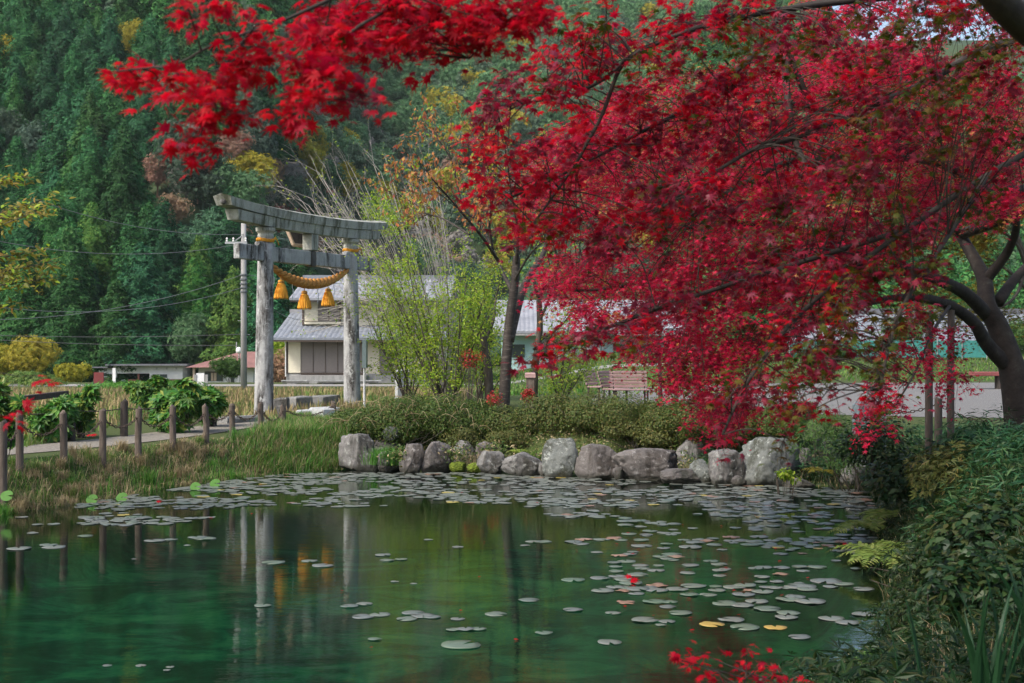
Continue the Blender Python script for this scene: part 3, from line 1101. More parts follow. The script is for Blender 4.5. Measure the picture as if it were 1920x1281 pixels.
# ------------------------------------------------------------------ posts and chains
front = [(5, 790, 16.2), (36, 777, 17.0), (119, 774, 17.7), (192, 769, 18.4), (259, 765.6, 19.1), (324, 762, 19.8), (386, 761, 20.5), (435, 759, 21.3), (489, 756, 22.1), (531, 762, 23.0), (626, 766, 24.3)]
back = [(-70, 770, 19.4), (32, 760, 20.0), (133, 754, 20.8), (232, 752, 21.6), (320, 748, 22.6), (400, 736, 24.0)]


def post_mesh(h, r, seed):
    mbb = MB()
    r_ = np.random.default_rng(seed)
    pts = [(0, 0, -.35), (0, 0, 0), (r_.normal(0, .004), r_.normal(0, .004), h * .5), (r_.normal(0, .008), r_.normal(0, .008), h - .012), (r_.normal(0, .008), 0, h)]
    V, Fc = tube(pts, [r, r, r * .98, r * .96, r * .86], 14)
    a = np.arctan2(V[:, 1], V[:, 0])
    V[:, :2] *= (1 + .03 * np.sin(a * 3 + seed))[:, None]
    mbb.add(V, Fc)
    return mbb


tops = []
desc = ['foremost', 'second', 'third', 'fourth', 'fifth', 'sixth', 'seventh', 'eighth', 'ninth', 'tenth', 'last']
for i, (px, py, d) in enumerate(front):
    p = P(px, py, d)
    g = gz(p[0], p[1])
    h = max(.55, p[2] - g)
    o = post_mesh(h, .066, i).build('fence_post', M['weathered_wood'])
    o.location = (p[0], p[1], g)
    tag(o, '%s grey wooden post counted along the chain fence beside the pond' % desc[i], 'fence post', 'wooden posts of the chain fence by the pond')
    tops.append(np.array([p[0], p[1], g + h * .86]))
btops = []
for i, (px, py, d) in enumerate(back):
    p = P(px, py, d)
    g = gz(p[0], p[1])
    h = max(.55, p[2] - g)
    o = post_mesh(h, .085, i + 30).build('fence_post', M['dark_wood'])
    o.location = (p[0], p[1], g)
    tag(o, '%s dark brown post of the rope fence behind the path' % desc[i], 'fence post', 'dark posts of the rope fence behind the path')
    btops.append(np.array([p[0], p[1], g + h * .8]))


def link_mesh(L=.075, w=.045, r=.0085, n=10, m=5):
    a = np.linspace(0, 2 * np.pi, n, endpoint=False)
    c = np.stack([np.cos(a) * L * .62, np.sin(a) * w * .5, a * 0], 1)
    t = nz(np.stack([-np.sin(a) * L * .62, np.cos(a) * w * .5, a * 0], 1))
    nn = np.cross(t, [0, 0, 1.0])
    b = np.linspace(0, 2 * np.pi, m, endpoint=False)
    V = c[:, None] + r * (np.cos(b)[None, :, None] * nn[:, None] + np.sin(b)[None, :, None] * np.array([0, 0, 1.0]))
    i = np.arange(n)[:, None]
    k = np.arange(m)[None]
    Q = np.stack([i * m + k, i * m + (k + 1) % m, ((i + 1) % n) * m + (k + 1) % m, ((i + 1) % n) * m + k], -1).reshape(-1, 4)
    return V.reshape(-1, 3), Q


LV, LQ = link_mesh()


def chain(a, b, sag, label, group):
    mbb = MB()
    t = np.linspace(0, 1, 60)
    p = a + (b - a) * t[:, None]
    p[:, 2] -= sag * (1 - (2 * t - 1) ** 2)
    s_ = np.concatenate([[0], np.cumsum(np.linalg.norm(np.diff(p, axis=0), axis=1))])
    n = int(s_[-1] / .075)
    for k in range(n):
        q = (k + .5) / n * s_[-1]
        c = np.array([np.interp(q, s_, p[:, j]) for j in range(3)])
        i = min(58, max(0, np.searchsorted(s_, q) - 1))
        T = nz(p[i + 1] - p[i])
        u = nz(np.cross(T, [0, 0, 1.0]))
        w = np.cross(u, T)
        if k % 2: u, w = w, -u
        mbb.add(c + LV[:, 0:1] * T + LV[:, 1:2] * u + LV[:, 2:3] * w - a, LQ)
    o = mbb.build('chain', M['rust'])
    o.location = a
    return tag(o, label, 'chain', group)


for i in range(len(tops) - 1):
    chain(tops[i], tops[i + 1], .2 + .04 * (i % 3), 'rusty chain sagging between the %s and %s grey posts of the pond fence' % (desc[i], desc[i + 1]), 'chains of the pond fence')
for i in range(len(btops) - 1):
    t = np.linspace(0, 1, 10)
    p = btops[i] + (btops[i + 1] - btops[i]) * t[:, None]
    p[:, 2] -= .05 * (1 - (2 * t - 1) ** 2)
    o = MB().add(*tube(p - btops[i], .012, 5)).build('rope_rail', M['dark_wood'])
    o.location = btops[i]
    tag(o, 'thin dark rope strung between the %s and %s dark posts behind the path' % (desc[i], desc[i + 1]), 'rope', 'ropes of the fence behind the path')

# wooden rail at the far left
a, b = P(8, 748, 21.5), P(118, 742, 24.0)
g = gz(a[0], a[1])
WR = thing('wooden_rail', 'low dark wooden rail on short posts beyond the leafy bush on the left bank', 'railing', (a[0], a[1], g))
mb = MB(); dd = nz(b - a)
V, Fc = box((0, 0, 0), (float(np.linalg.norm(b - a)) + .4, .14, .13), math.atan2(dd[1], dd[0]))
mb.add(V + (b + a) / 2 - [a[0], a[1], g], Fc); mb.build('rail_beam', M['dark_wood'], WR)
for p in (a, b):
    MB().add(*box((p[0] - a[0], p[1] - a[1], (p[2] - g) / 2 - .1), (.14, .14, p[2] - g), .5)).build('leg', M['dark_wood'], WR)

# ------------------------------------------------------------------ stones round the gate
for i, (px, py, d, sx, sy, sz, mt, lb) in enumerate((
        (578, 790, 25.2, .55, .5, .3, 'pale_granite', 'pale granite block with a broken corner beside the gate, the left of three'),
        (608, 785, 25.6, .62, .55, .34, 'pale_granite', 'pale granite block in the middle of the broken steps beside the gate'),
        (606, 805, 24.2, .35, .5, .4, 'pale_granite', 'small upright pale granite block in front of the broken steps'),
        (452, 800, 25.0, 1.3, .35, .16, 'kerb_stone', 'long low grey kerb stone at the foot of the near gate pillar'),
        (560, 768, 29.0, .9, .4, .4, 'kerb_stone', 'squat grey kerb stone behind the granite steps, left of the longer one'),
        (610, 764, 30.0, 1.5, .4, .38, 'kerb_stone', 'long grey kerb stone behind the granite steps near the far gate pillar'),
        (528, 775, 27.0, .4, .35, .5, 'boulder', 'rounded grey stone between the gate pillar and the granite steps'))):
    p = P(px, py, d)
    g = gz(p[0], p[1])
    V, Fc = bevbox((0, 0, sz / 2 - .05), (sx, sy, sz + .1), .035, .35 + .2 * i)
    V += rng.normal(0, .012, V.shape)
    o = MB().add(V, Fc).build('stone_block', M[mt])
    o.location = (p[0], p[1], max(g, p[2] - sz / 2))
    tag(o, lb, 'stone', 'stones round the foot of the gate')


# ------------------------------------------------------------------ boulders
def ico(sub=4):
    import bmesh
    bm = bmesh.new()
    bmesh.ops.create_icosphere(bm, subdivisions=sub, radius=1)
    V = np.array([v.co[:] for v in bm.verts])
    Fc = np.array([[v.index for v in f.verts] for f in bm.faces])
    bm.free()
    return V, Fc


IV, IF = ico(5)


def boulder(name, bbox, d, seed, mat, label, group, depth=.8, boxy=2.6, cuts=9, rot=0, rough=1.0):
    x0, y0, x1, y1 = bbox
    b, t = P((x0 + x1) / 2, y1, d), P((x0 + x1) / 2, y0, d)
    w = (x1 - x0) / F * d
    h = t[2] - b[2]
    r_ = np.random.default_rng(seed)
    V = IV.copy()
    n = np.abs(V) ** boxy
    V = V / (n.sum(1, keepdims=True) ** (1 / boxy))
    for k in range(cuts):
        pn = nz(r_.normal(0, 1, 3) * np.array([1, 1, .6]))
        off = r_.uniform(.6, .95)
        e = V @ pn - off
        V = np.where(e[:, None] > 0, V - (e * .92)[:, None] * pn, V)
    s0 = seed * 3.7
    dis = np.array([noise.fractal(Vector(v * 1.3 + s0), 1.0, 2.0, 3) * .09 + noise.fractal(Vector(v * 5 + s0), .9, 2.1, 3) * .05 * rough for v in V])
    rid = np.array([abs(noise.noise(Vector((v[0] * 2.6 + s0, v[1] * 2.6, v[2] * 1.4)))) for v in V])
    V = V * (1 + dis[:, None] - (np.clip(.13 - rid, 0, 1) * .42)[:, None])
    mn, mx = V.min(0), V.max(0)
    V = (V - (mn + mx) / 2) / (mx - mn)
    V = V * np.array([w * 1.15, w * depth, h * 1.18])
    V[:, 2] += h * .5 - h * .09
    o = MB().add(V, IF, smooth=True).build(name, M[mat])
    o.location = (b[0], b[1] + w * depth * .35, b[2])
    tag(o, label, 'rock' if name != 'mossy_mound' else 'moss', group)
    return o


RG = 'boulders of the pond edge'
rocks = [
    ((636, 813, 708, 881), 'boulder', 'large squarish pale grey boulder at the left end of the rock edge', .8, 4.5),
    ((718, 800, 746, 824), 'boulder_green', 'small rounded grey stone perched above the first boulder gap', .8, 2.4),
    ((700, 826, 745, 846), 'boulder_dark', 'flat dark stone lying in the grass behind the squarish boulder', 1.0, 2.6),
    ((750, 832, 793, 886), 'boulder_brown', 'brownish upright boulder, left one of the joined pair', .9, 4.0),
    ((791, 829, 847, 886), 'boulder_brown', 'brownish blocky boulder, right one of the joined pair', .9, 4.5),
    ((848, 826, 890, 874), 'boulder', 'tall grey boulder set back behind the moss cushions', .8, 4.0),
    ((890, 828, 930, 872), 'boulder_brown', 'set back boulder half hidden behind dry orange grass', .8, 3.5),
    ((925, 818, 962, 860), 'boulder_green', 'pale upper stone under the hedge above the low wide boulder', .8, 2.6),
    ((944, 849, 1016, 893), 'boulder', 'low wide grey boulder with a mossy top', .7, 3.2),
    ((1020, 822, 1080, 896), 'boulder_green', 'pale greenish pointed boulder leaning at mid edge', .8, 2.8),
    ((1058, 817, 1098, 850), 'boulder', 'small upper boulder wedged behind the pointed greenish one', .8, 2.4),
    ((1083, 834, 1156, 898), 'boulder_brown', 'brown grey boulder with a slanted right shoulder', .8, 3.0),
    ((1118, 819, 1168, 868), 'boulder_green', 'grey green stone tucked behind the slanted shoulder boulder', .8, 2.4),
    ((1156, 842, 1266, 901), 'boulder_brown', 'widest low brown boulder with a humped top', .6, 2.8),
    ((1192, 822, 1264, 852), 'boulder_brown', 'brown upper rock below the hedge behind the humped boulder', .7, 2.6),
    ((1268, 825, 1346, 888), 'boulder', 'grey blocky boulder with ochre stain set back beside the humped one', .7, 3.6),
    ((1266, 866, 1292, 888), 'boulder', 'small grey stone filling the gap beside the humped boulder', .8, 2.4),
    ((1244, 880, 1312, 908), 'boulder_dark', 'low dark triangular rock at the waterline', .8, 2.0),
    ((1336, 843, 1398, 909), 'boulder', 'leaning rounded boulder dappled with lichen', .8, 2.4),
    ((1374, 892, 1400, 912), 'boulder_dark', 'small dark stone at the waterline beside the largest boulder', .9, 2.2),
    ((1393, 820, 1502, 910), 'boulder_green', 'largest boulder, domed and crusted with white lichen', .7, 2.8),
    ((1522, 822, 1584, 894), 'boulder', 'grey boulder half covered by bamboo leaves', .8, 3.2),
    ((1478, 898, 1530, 917), 'boulder_dark', 'flat low rock at the water beside the largest boulder', .9, 2.4),
    ((962, 826, 1024, 856), 'boulder', 'flat topped stone of the upper row left of the pointed greenish boulder', .8, 3.4),
    ((1344, 830, 1392, 862), 'boulder_brown', 'upper stone partly hidden by red leaves above the leaning boulder', .8, 3.0),
    ((1166, 826, 1206, 856), 'boulder', 'squat upper stone between the slanted and humped boulders', .8, 3.2),
    ((708, 846, 752, 884), 'boulder_dark', 'dark low stone in the grassy gap beside the squarish boulder', .8, 2.8),
    ((1010, 868, 1030, 894), 'boulder', 'narrow stone wedged left of the pointed boulder', .9, 2.6),
    ((1150, 876, 1170, 900), 'boulder_dark', 'little dark stone wedged left of the humped boulder', .9, 2.6),
    ((1498, 840, 1526, 900), 'boulder', 'narrow upright stone right of the largest boulder', .9, 3.0),
    ((896, 846, 946, 889), 'boulder', 'grey stone at the waterline left of the low wide boulder, behind dry grass', .7, 3.2),
    ((1296, 862, 1342, 906), 'boulder_green', 'lichen dappled stone between the dark triangular rock and the leaning boulder', .8, 3.2),
    ((1584, 868, 1646, 920), 'boulder', 'dim grey stone at the waterline at the right end of the rock edge', .8, 3.0),
    ((1590, 838, 1650, 905), 'boulder_brown', 'dim brown rock under the leaves at the right end of the rock edge', .8, 2.8),
]
for i, (bb, mt, lb, dp, bx) in enumerate(rocks):
    yb = bb[3]
    dw = F * HC / (min(max(yb, 880), 915) - YH)
    d = dw + (0 if yb > 878 else (.4 if yb > 864 else .7))
    boulder('boulder', bb, d, 50 + i, mt, lb, RG, dp, bx)
for i, (bb, lb) in enumerate((((843, 866, 872, 885), 'bright green moss cushion at the waterline, the larger of two'), ((876, 868, 906, 886), 'dull green moss cushion beside dry grass'), ((955, 843, 992, 853), 'moss cap on the low wide boulder'))):
    d = F * HC / (min(max(bb[3], 884), 893) - YH) + (-.1 if i < 2 else .3)
    boulder('mossy_mound', bb, d, 90 + i, 'moss', lb, 'moss cushions on the rock edge', .9, 2.2, 3, 0, 2.2)


# ------------------------------------------------------------------ buildings
def part(parent, name, mat, *shapes, smooth=False, label=None):
    mbb = MB()
    org = np.array(parent.matrix_world.translation) if parent.parent is None else None
    for V, Fc in shapes:
        mbb.add(V, Fc, smooth=smooth)
    o = mbb.build(name, mat, parent)
    if label: o['label'] = label
    return o


def bx(x0, x1, y0, y1, z0, z1):
    return box(((x0 + x1) / 2, (y0 + y1) / 2 * SY, (z0 + z1) / 2), (x1 - x0, (y1 - y0) * SY, z1 - z0))


def slope_roof(x0, x1, ya, za, yb, zb, th=.12, rib=.3, amp=.035):
    """tiled roof slope from eave (ya,za) to ridge (yb,zb), ribs running down it"""
    ya, yb = ya * SY, yb * SY
    if rib:
        n = max(8, int((x1 - x0) / rib * 6))
    else:
        n = 2
    xs = np.linspace(x0, x1, n + 1)
    h = amp * np.abs(np.sin(np.pi * (xs - x0) / rib)) if rib else xs * 0
    m = 9
    V = []
    for j in range(m):
        t = j / (m - 1)
        lap = (.018 * (j % 2)) if rib else 0
        V.append(np.stack([xs, np.full(n + 1, ya + (yb - ya) * t), za + (zb - za) * t + h + lap], 1))
    V.append(np.stack([xs, np.full(n + 1, yb), np.full(n + 1, zb - th)], 1))
    V.append(np.stack([xs, np.full(n + 1, ya), np.full(n + 1, za - th)], 1))
    V = np.concatenate(V)
    k = m + 2
    Fc = []
    for j in range(k):
        j2 = (j + 1) % k
        for i in range(n):
            Fc.append((j * (n + 1) + i, j * (n + 1) + i + 1, j2 * (n + 1) + i + 1, j2 * (n + 1) + i))
    Fc.append(tuple(j * (n + 1) for j in range(k))[::-1])
    Fc.append(tuple(j * (n + 1) + n for j in range(k)))
    return V, Fc


# two storey house behind the gate: local x along the front, y away, z up; base at road level
HX, HY, HZ = -13.6, 60.0 * SY, .1
H = thing('tiled_house', 'two storey cream house with grey tiled roofs and brown shutters behind the gate', 'house', (HX, HY, HZ))
part(H, 'foundation', M['concrete'], bx(-.02, 9.6, .02, 8, -.4, .36))
part(H, 'lower_wall', M['cream'], bx(0, 9.6, .1, 7.9, .36, 2.75))
part(H, 'wall_panel', M['cream'], bx(.12, .86, -.02, .1, .42, 2.28))
part(H, 'corner_post', M['trim'], bx(0, .1, -.03, .12, .36, 2.6))
part(H, 'lintel_band', M['trim'], bx(.1, 5.2, -.02, .1, 2.29, 2.5))
part(H, 'sill', M['trim'], bx(.88, 4.62, -.05, .1, .3, .4))
for k in range(5):
    x0 = .9 + k * .74
    o = part(H, 'shutter_panel', M['shutter'], bx(x0, x0 + .7, .0, .1, .42, 2.27))
    part(o, 'shutter_frame', M['trim'], bx(x0 + .7, x0 + .74, -.02, .1, .42, 2.27))
door = part(H, 'entrance_door', M['ochre'] if False else M['shutter'], bx(5.6, 6.4, .03, .1, .4, 2.2))
part(H, 'porch_post', M['trim'], bx(6.6, 6.72, -.5, -.38, .0, 2.5))
part(H, 'step', M['concrete'], bx(.4, 4.9, -.75, .0, -.2, .28))
part(H, 'lower_roof', M['tile'], slope_roof(-.62, 9.9, -1.0, 2.52, 4.0, 4.12, rib=.29))
part(H, 'rear_roof', M['tile'], slope_roof(-.62, 9.9, 8.6, 2.7, 4.02, 4.1, rib=.29))
part(H, 'lower_ridge', M['tile_pale'], bx(-.66, 1.3, 3.86, 4.14, 4.1, 4.34))
part(H, 'lower_eave', M['trim'], bx(-.55, 9.8, -.98, -.9, 2.3, 2.4), bx(-.5, 9.7, -.88, .1, 2.44, 2.5))
part(H, 'upper_wall', M['cream'], bx(.72, 9.2, 1.3, 7.5, 2.9, 5.0))
part(H, 'upper_panel', M['cream'], bx(.85, 1.66, 1.2, 1.3, 3.55, 4.75))
part(H, 'upper_corner', M['trim'], bx(.7, .8, 1.17, 1.32, 3.3, 4.95))
part(H, 'upper_sill', M['cream'], bx(.85, 3.1, 1.1, 1.3, 3.36, 3.5))
win = part(H, 'upper_window', M['shutter'], bx(1.68, 3.0, 1.22, 1.3, 3.52, 4.72))
part(win, 'window_frame', M['trim'], bx(2.31, 2.37, 1.18, 1.22, 3.52, 4.72), bx(3.0, 3.07, 1.17, 1.3, 3.5, 4.78), bx(1.64, 3.07, 1.17, 1.3, 4.72, 4.8))
part(H, 'upper_roof', M['tile_pale'], slope_roof(.1, 9.9, .35, 4.92, 4.6, 6.3, rib=.29))
part(H, 'upper_rear_roof', M['tile_pale'], slope_roof(.1, 9.9, 8.7, 5.0, 4.62, 6.3, rib=.29))
part(H, 'upper_ridge', M['tile'], bx(.05, 9.95, 4.45, 4.77, 6.28, 6.56))
part(H, 'upper_eave', M['trim'], bx(.15, 9.8, .4, .48, 4.7, 4.8), bx(.2, 9.7, .5, 1.3, 4.84, 4.9))
part(H, 'gutter_pipe', M['white_wall'], tube([(.0, -.9, 2.4), (-.03, -.1, 2.2), (-.03, -.08, .2)], .04, 6))

# stacked boards and stones lying before the house
for i, (x, w, l) in enumerate(((-13.6, 1.6, 'left'), (-11.7, 2.2, 'middle'), (-9.4, 1.8, 'right'))):
    o = thing('timber_pile', '%s pile of pale weathered boards on the ground before the cream house' % l, 'timber', (x, 58.6 * SY, gz(x, 58.6 * SY)), 'board piles before the cream house')
    mb = MB()
    for k in range(6):
        mb.add(*box((w / 2 + rng.normal(0, .1), rng.normal(0, .08), .06 + .075 * (k // 2)), (w * rng.uniform(.6, 1), .2, .055), rng.normal(0, .05)))
    mb.build('board', M['pale_granite'], o)
    MB().add(*box((w * .4, 0, -.0), (w * .3, .5, .07))).build('bearer', M['concrete'], o)

# long low flat roofed building at the left
B0 = P(185, 727, 88.0)
LB = thing('low_flat_building', 'long low white building with thin flat roof below the forest', 'building', tuple(B0))
s_ = 88.0 / F


def lx(px): return (px - 185) * s_


part(LB, 'wall', M['white_wall'], bx(0, lx(218), 0, 4, .9, 1.72), bx(lx(212), lx(342), .04, 4, 1.25, 2.02), bx(lx(280), lx(342), 0, 4, .75, 1.25), bx(lx(218), lx(280), 1.6, 4, .0, 1.25))
part(LB, 'brick_base', M['brick'], bx(0, lx(214), -.03, 1.5, -.8, .88), bx(lx(240), lx(257), -.03, 1.5, -.8, .72), bx(lx(280), lx(342), -.03, 3, -.8, .74))
for px in (210, 258):
    part(LB, 'porch_column', M['brick'], bx(lx(px), lx(px) + .16, -.06, .1, -.8, 1.24))
part(LB, 'roof', M['roof_dark'], slope_roof(lx(203), lx(356), -.7, 2.1, 4.6, 2.0, .14, 0))
part(LB, 'side_roof', M['roof_dark'], slope_roof(lx(176), lx(206), -.5, 1.86, 4.2, 1.8, .1, 0))
for x0, x1, z0, z1 in ((286, 299, .86, 1.18), (300, 313, .86, 1.18), (192, 200, .98, 1.3)):
    o = part(LB, 'window', M['glass'], bx(lx(x0), lx(x1), -.04, .02, z0, z1))
    part(o, 'window_frame', M['sign_white'], bx(lx(x0) - .03, lx(x1) + .03, -.06, -.03, z0 - .04, z0), bx(lx(x0) - .03, lx(x1) + .03, -.06, -.03, z1, z1 + .04))
for px in (228, 249, 292, 311, 329):
    part(LB, 'vent', M['metal_grey'], bx(lx(px), lx(px) + .14, -.03, .06, 1.62, 1.76))
for px in (222, 236):
    part(LB, 'gate_panel', M['white_wall'], bx(lx(px), lx(px) + .4, .5, .56, .1, .7))

# red roofed house beside it
B1 = P(362, 724, 84.0)
RH = thing('red_roof_house', 'white bungalow with brownish red hipped roof beside the utility pole', 'house', tuple(B1))
s2 = 84.0 / F


def rx_(px): return (px - 362) * s2


part(RH, 'wall', M['white_wall'], bx(rx_(372), rx_(475), 0, 5, -.4, 1.62))
V = np.array([[rx_(354), -1, 1.6], [rx_(500), -1, 1.6], [rx_(500), 6, 1.6], [rx_(354), 6, 1.6], [rx_(440), 1.6, 2.85], [rx_(470), 1.6, 2.85], [rx_(470), 3.2, 2.85], [rx_(440), 3.2, 2.85]]) * [1, SY, 1]
part(RH, 'roof', M['roof_red'], (V, [(3, 2, 1, 0), (0, 1, 5, 4), (1, 2, 6, 5), (2, 3, 7, 6), (3, 0, 4, 7), (4, 5, 6, 7)]))
o = part(RH, 'window', M['glass'], bx(rx_(385), rx_(417), -.05, .03, .42, 1.15))
part(o, 'window_frame', M['trim'], bx(rx_(384), rx_(418), -.09, -.04, 1.15, 1.24), bx(rx_(384), rx_(385), -.09, -.04, .4, 1.15), bx(rx_(400), rx_(401), -.09, -.04, .42, 1.15), bx(rx_(417), rx_(418), -.09, -.04, .4, 1.15))
part(o, 'curtain', M['ochre'] if False else M['plaque_edge'], bx(rx_(396), rx_(406), -.07, -.045, .45, 1.12))
part(RH, 'door', M['glass'], bx(rx_(433), rx_(439), -.05, .03, -.3, 1.2))
part(RH, 'porch_post', M['plaque_edge'], bx(rx_(366), rx_(370), -.7, -.5, -.4, 1.58))
part(RH, 'aerial', M['metal_grey'], tube([(rx_(433), 2.4, 2.6), (rx_(433), 2.4, 3.7)], .05, 5))

# street lamp with a white globe
p = P(448, 657, 78.0)
SLt = thing('street_lamp', 'slim street lamp with a round white globe beside the utility pole', 'street lamp', (p[0], p[1], -1.2))
part(SLt, 'pole', M['metal_grey'], tube([(0, 0, -.6), (0, 0, p[2] + 1.0)], [.06, .045], 8))
V, Fc = lathe([(.02, -.26), (.17, -.2), (.25, 0), (.17, .2), (.02, .26)], 14, (0, 0, p[2] + 1.2))
part(SLt, 'globe', M['lamp_glass'], (V, Fc), smooth=True)

# turquoise hall
TB = thing('turquoise_hall', 'pale turquoise walled hall with a wide pale grey roof behind the cherry trunk', 'building', tuple(P(940, 695, 76)))
s3 = 76.0 / F


def tx(px): return (px - 940) * s3


part(TB, 'wall', M['turquoise'], bx(tx(940), tx(1265), 0, 8, -.6, 3.1))
part(TB, 'roof', M['tile_pale'], slope_roof(tx(925), tx(1285), -1.2, 3.0, 4, 5.5, .15, .35))
part(TB, 'rear_roof', M['tile_pale'], slope_roof(tx(925), tx(1285), 9.2, 3.0, 4.02, 5.5, .15, .35))
part(TB, 'roof_band', M['concrete'], bx(tx(925), tx(1285), -1.18, -1.1, 2.68, 2.85))
o = part(TB, 'door', M['glass'], bx(tx(1091), tx(1107), -.06, .02, -.3, 1.1))
part(TB, 'door_canopy', M['concrete'], bx(tx(1086), tx(1124), -.8, 0, 1.35, 1.75))
part(TB, 'door_surround', M['sign_grey'], bx(tx(1088), tx(1122), -.04, .0, -.3, 1.34))
for px in (960, 1010, 1150, 1200):
    part(TB, 'window', M['glass'], bx(tx(px), tx(px + 24), -.04, .02, 1.0, 2.0))
for px in (1048, 1130, 1240):
    part(TB, 'downpipe', M['sign_white'], tube([(tx(px), -.08, -.5), (tx(px), -.08, 2.9)], .06, 6))

# grey roofed farmhouse at the right
FB = thing('grey_roof_farmhouse', 'long farmhouse with a broad grey tiled roof and dark eaves beyond the green lawn', 'house', tuple(P(1630, 690, 74)))
s4 = 74.0 / F


def fx(px): return (px - 1630) * s4


part(FB, 'wall', M['trim'], bx(fx(1640), fx(2100), 0, 9, -.6, 2.1), bx(fx(1500), fx(1640), .3, 9, -.6, 1.9))
part(FB, 'white_panel', M['white_wall'], bx(fx(1690), fx(1725), -.04, .01, .4, 1.7), bx(fx(1770), fx(1800), -.04, .01, .4, 1.7), bx(fx(1860), fx(1930), -.04, .01, .2, 1.5))
part(FB, 'roof', M['tile'], slope_roof(fx(1610), fx(2120), -1.1, 1.9, 4.2, 4.1, .15, .35))
part(FB, 'rear_roof', M['tile'], slope_roof(fx(1610), fx(2120), 9.4, 1.9, 4.22, 4.1, .15, .35))
part(FB, 'side_roof', M['tile_pale'], slope_roof(fx(1480), fx(1615), -.8, 1.6, 4.2, 3.2, .15, .35))
part(FB, 'ridge', M['roof_dark'], bx(fx(1605), fx(2125), 4.0, 4.4, 4.1, 4.5))

# teal net fence on posts
NF = thing('net_fence', 'teal net fence on thin posts across the back of the lawn', 'fence', tuple(P(1480, 672, 64)))
s5 = 64.0 / F
part(NF, 'net', M['net'], bx(0, (1850 - 1480) * s5, -.015, .015, .05, 1.15))
for k in range(9):
    x = (1850 - 1480) * s5 * k / 8
    part(NF, 'post', M['metal_grey'], tube([(x, -.06, -.4), (x, -.06, 1.35)], .035, 6))

# ------------------------------------------------------------------ utility poles and wires
p = P(457, 725, 50.0)
UP = thing('utility_pole', 'tall grey concrete utility pole behind the near gate pillar', 'utility pole', (p[0], p[1], gz(p[0], p[1])))
part(UP, 'pole', M['concrete'], tube([(0, 0, -.3), (0, 0, 4.5), (0, 0, 9.0)], [.165, .15, .125], 14), smooth=True)
part(UP, 'crossarm', M['metal_grey'], bx(-.9, .2, -.15, -.07, 7.45, 7.56))
for z in (5.0, 5.2, 5.4, 5.62, 5.85):
    part(UP, 'band', M['pale_cable'], *[lathe([(.16, z), (.19, z + .02), (.19, z + .09), (.16, z + .11)], 12)])
for x in (-.82, -.5, .12):
    part(UP, 'insulator', M['white_wall'], lathe([(.03, 7.56), (.06, 7.6), (.03, 7.66), (.06, 7.71), (.02, 7.78)], 8, (x, -.11, 0)))
part(UP, 'bracket', M['metal_grey'], tube([(0, -.1, 7.9), (-.4, -.1, 7.6)], .03, 5))
for z in (2.2, 2.9, 3.6, 4.3):
    part(UP, 'step_bolt', M['metal_grey'], tube([(.12 if z % 1.4 < .7 else -.12, 0, z), (.3 if z % 1.4 < .7 else -.3, 0, z)], .014, 5))


def wire(name, a, b, sag, r, mat, label):
    t = np.linspace(0, 1, 40)
    q = a + (b - a) * t[:, None]
    q[:, 2] -= sag * (1 - (2 * t - 1) ** 2)
    o = MB().add(*tube(q - a, r, 5)).build(name, mat)
    o.location = a
    return tag(o, label, 'cable', 'overhead cables')


A = np.array([p[0], 49.9 * SY, 0.1])
for k, (z, wx, wy, wd, sg, lb) in enumerate((
        (7.75, 60, 372, 46, .5, 'highest thin pale cable running left from the utility pole top'),
        (7.3, -60, 440, 45, .7, 'thin pale cable sloping left below the pole top across the cedars'),
        (5.75, -60, 600, 44, .6, 'pale cable running left from the bands at mid height of the pole'),
        (5.1, -80, 565, 43, .8, 'slack pale cable crossing the dark cedars at mid height'),
        (2.75, -60, 627, 62, .15, 'upper of the two dark cables passing low in front of the forest'),
        (2.2, -60, 634, 60, .15, 'lower of the two dark cables passing low in front of the forest'))):
    wire('overhead_cable', A + [0, 0, z], P(wx, wy, wd), sg, .014, M['pale_cable'] if k < 4 else M['cable'], lb)
for k, (z, wx, wy, wd, lb) in enumerate(((7.75, 800, 430, 66, 'thin cable running right from the utility pole top behind the gate'), (5.4, 570, 600, 60, 'thin service cable drooping from the pole to the cream house'),
                                           (5.75, 900, 520, 64, 'pale cable running right from mid pole behind the house roof'))):
    wire('overhead_cable', A + [0, 0, z], P(wx, wy, wd), .5, .014, M['pale_cable'], lb)

# ------------------------------------------------------------------ signs, bollards, benches
p = P(683, 755, 29.0)
g = gz(p[0], p[1])
SB = thing('sign_board', 'grey green sign board on a white pole beside the far gate pillar', 'sign', (p[0], p[1], g))
part(SB, 'pole', M['sign_white'], tube([(0, 0, -.2), (0, 0, 1.75)], .033, 8))
V, Fc = bevbox((.02, -.03, 1.65), (.12, .4, .82), .01)
part(SB, 'board', M['sign_grey'], (V, Fc))
p = P(749, 740, 32)
g = gz(p[0], p[1])
o = MB().add(*bevbox((0, 0, .5), (.22, .22, 1.35), .02, .5)).build('stone_bollard', M['pale_granite'])
o.location = (p[0], p[1], g - .1)
tag(o, 'square pale grey stone bollard among the shrubs right of the gate', 'bollard')
p = P(994, 760, 25.5)
g = gz(p[0], p[1])
o = thing('capped_post', 'short brown post with a flat lighter cap standing in the azalea hedge', 'post', (p[0], p[1], g))
part(o, 'post', M['weathered_wood'], bevbox((0, 0, .5), (.2, .2, 1.1), .02))
part(o, 'cap', M['bench'], bevbox((0, 0, 1.12), (.27, .27, .14), .02))
p = P(212, 727, 52)
o = thing('notice_sign', 'small white notice plate leaning on a stake in the field at the left', 'sign', (p[0], p[1], gz(p[0], p[1])))
part(o, 'stake', M['weathered_wood'], tube([(0, 0, -.2), (.02, 0, .5)], .04, 6))
part(o, 'plate', M['sign_white'], box((.06, -.05, .8), (.16, .04, .75)))
p = P(185, 722, 56)
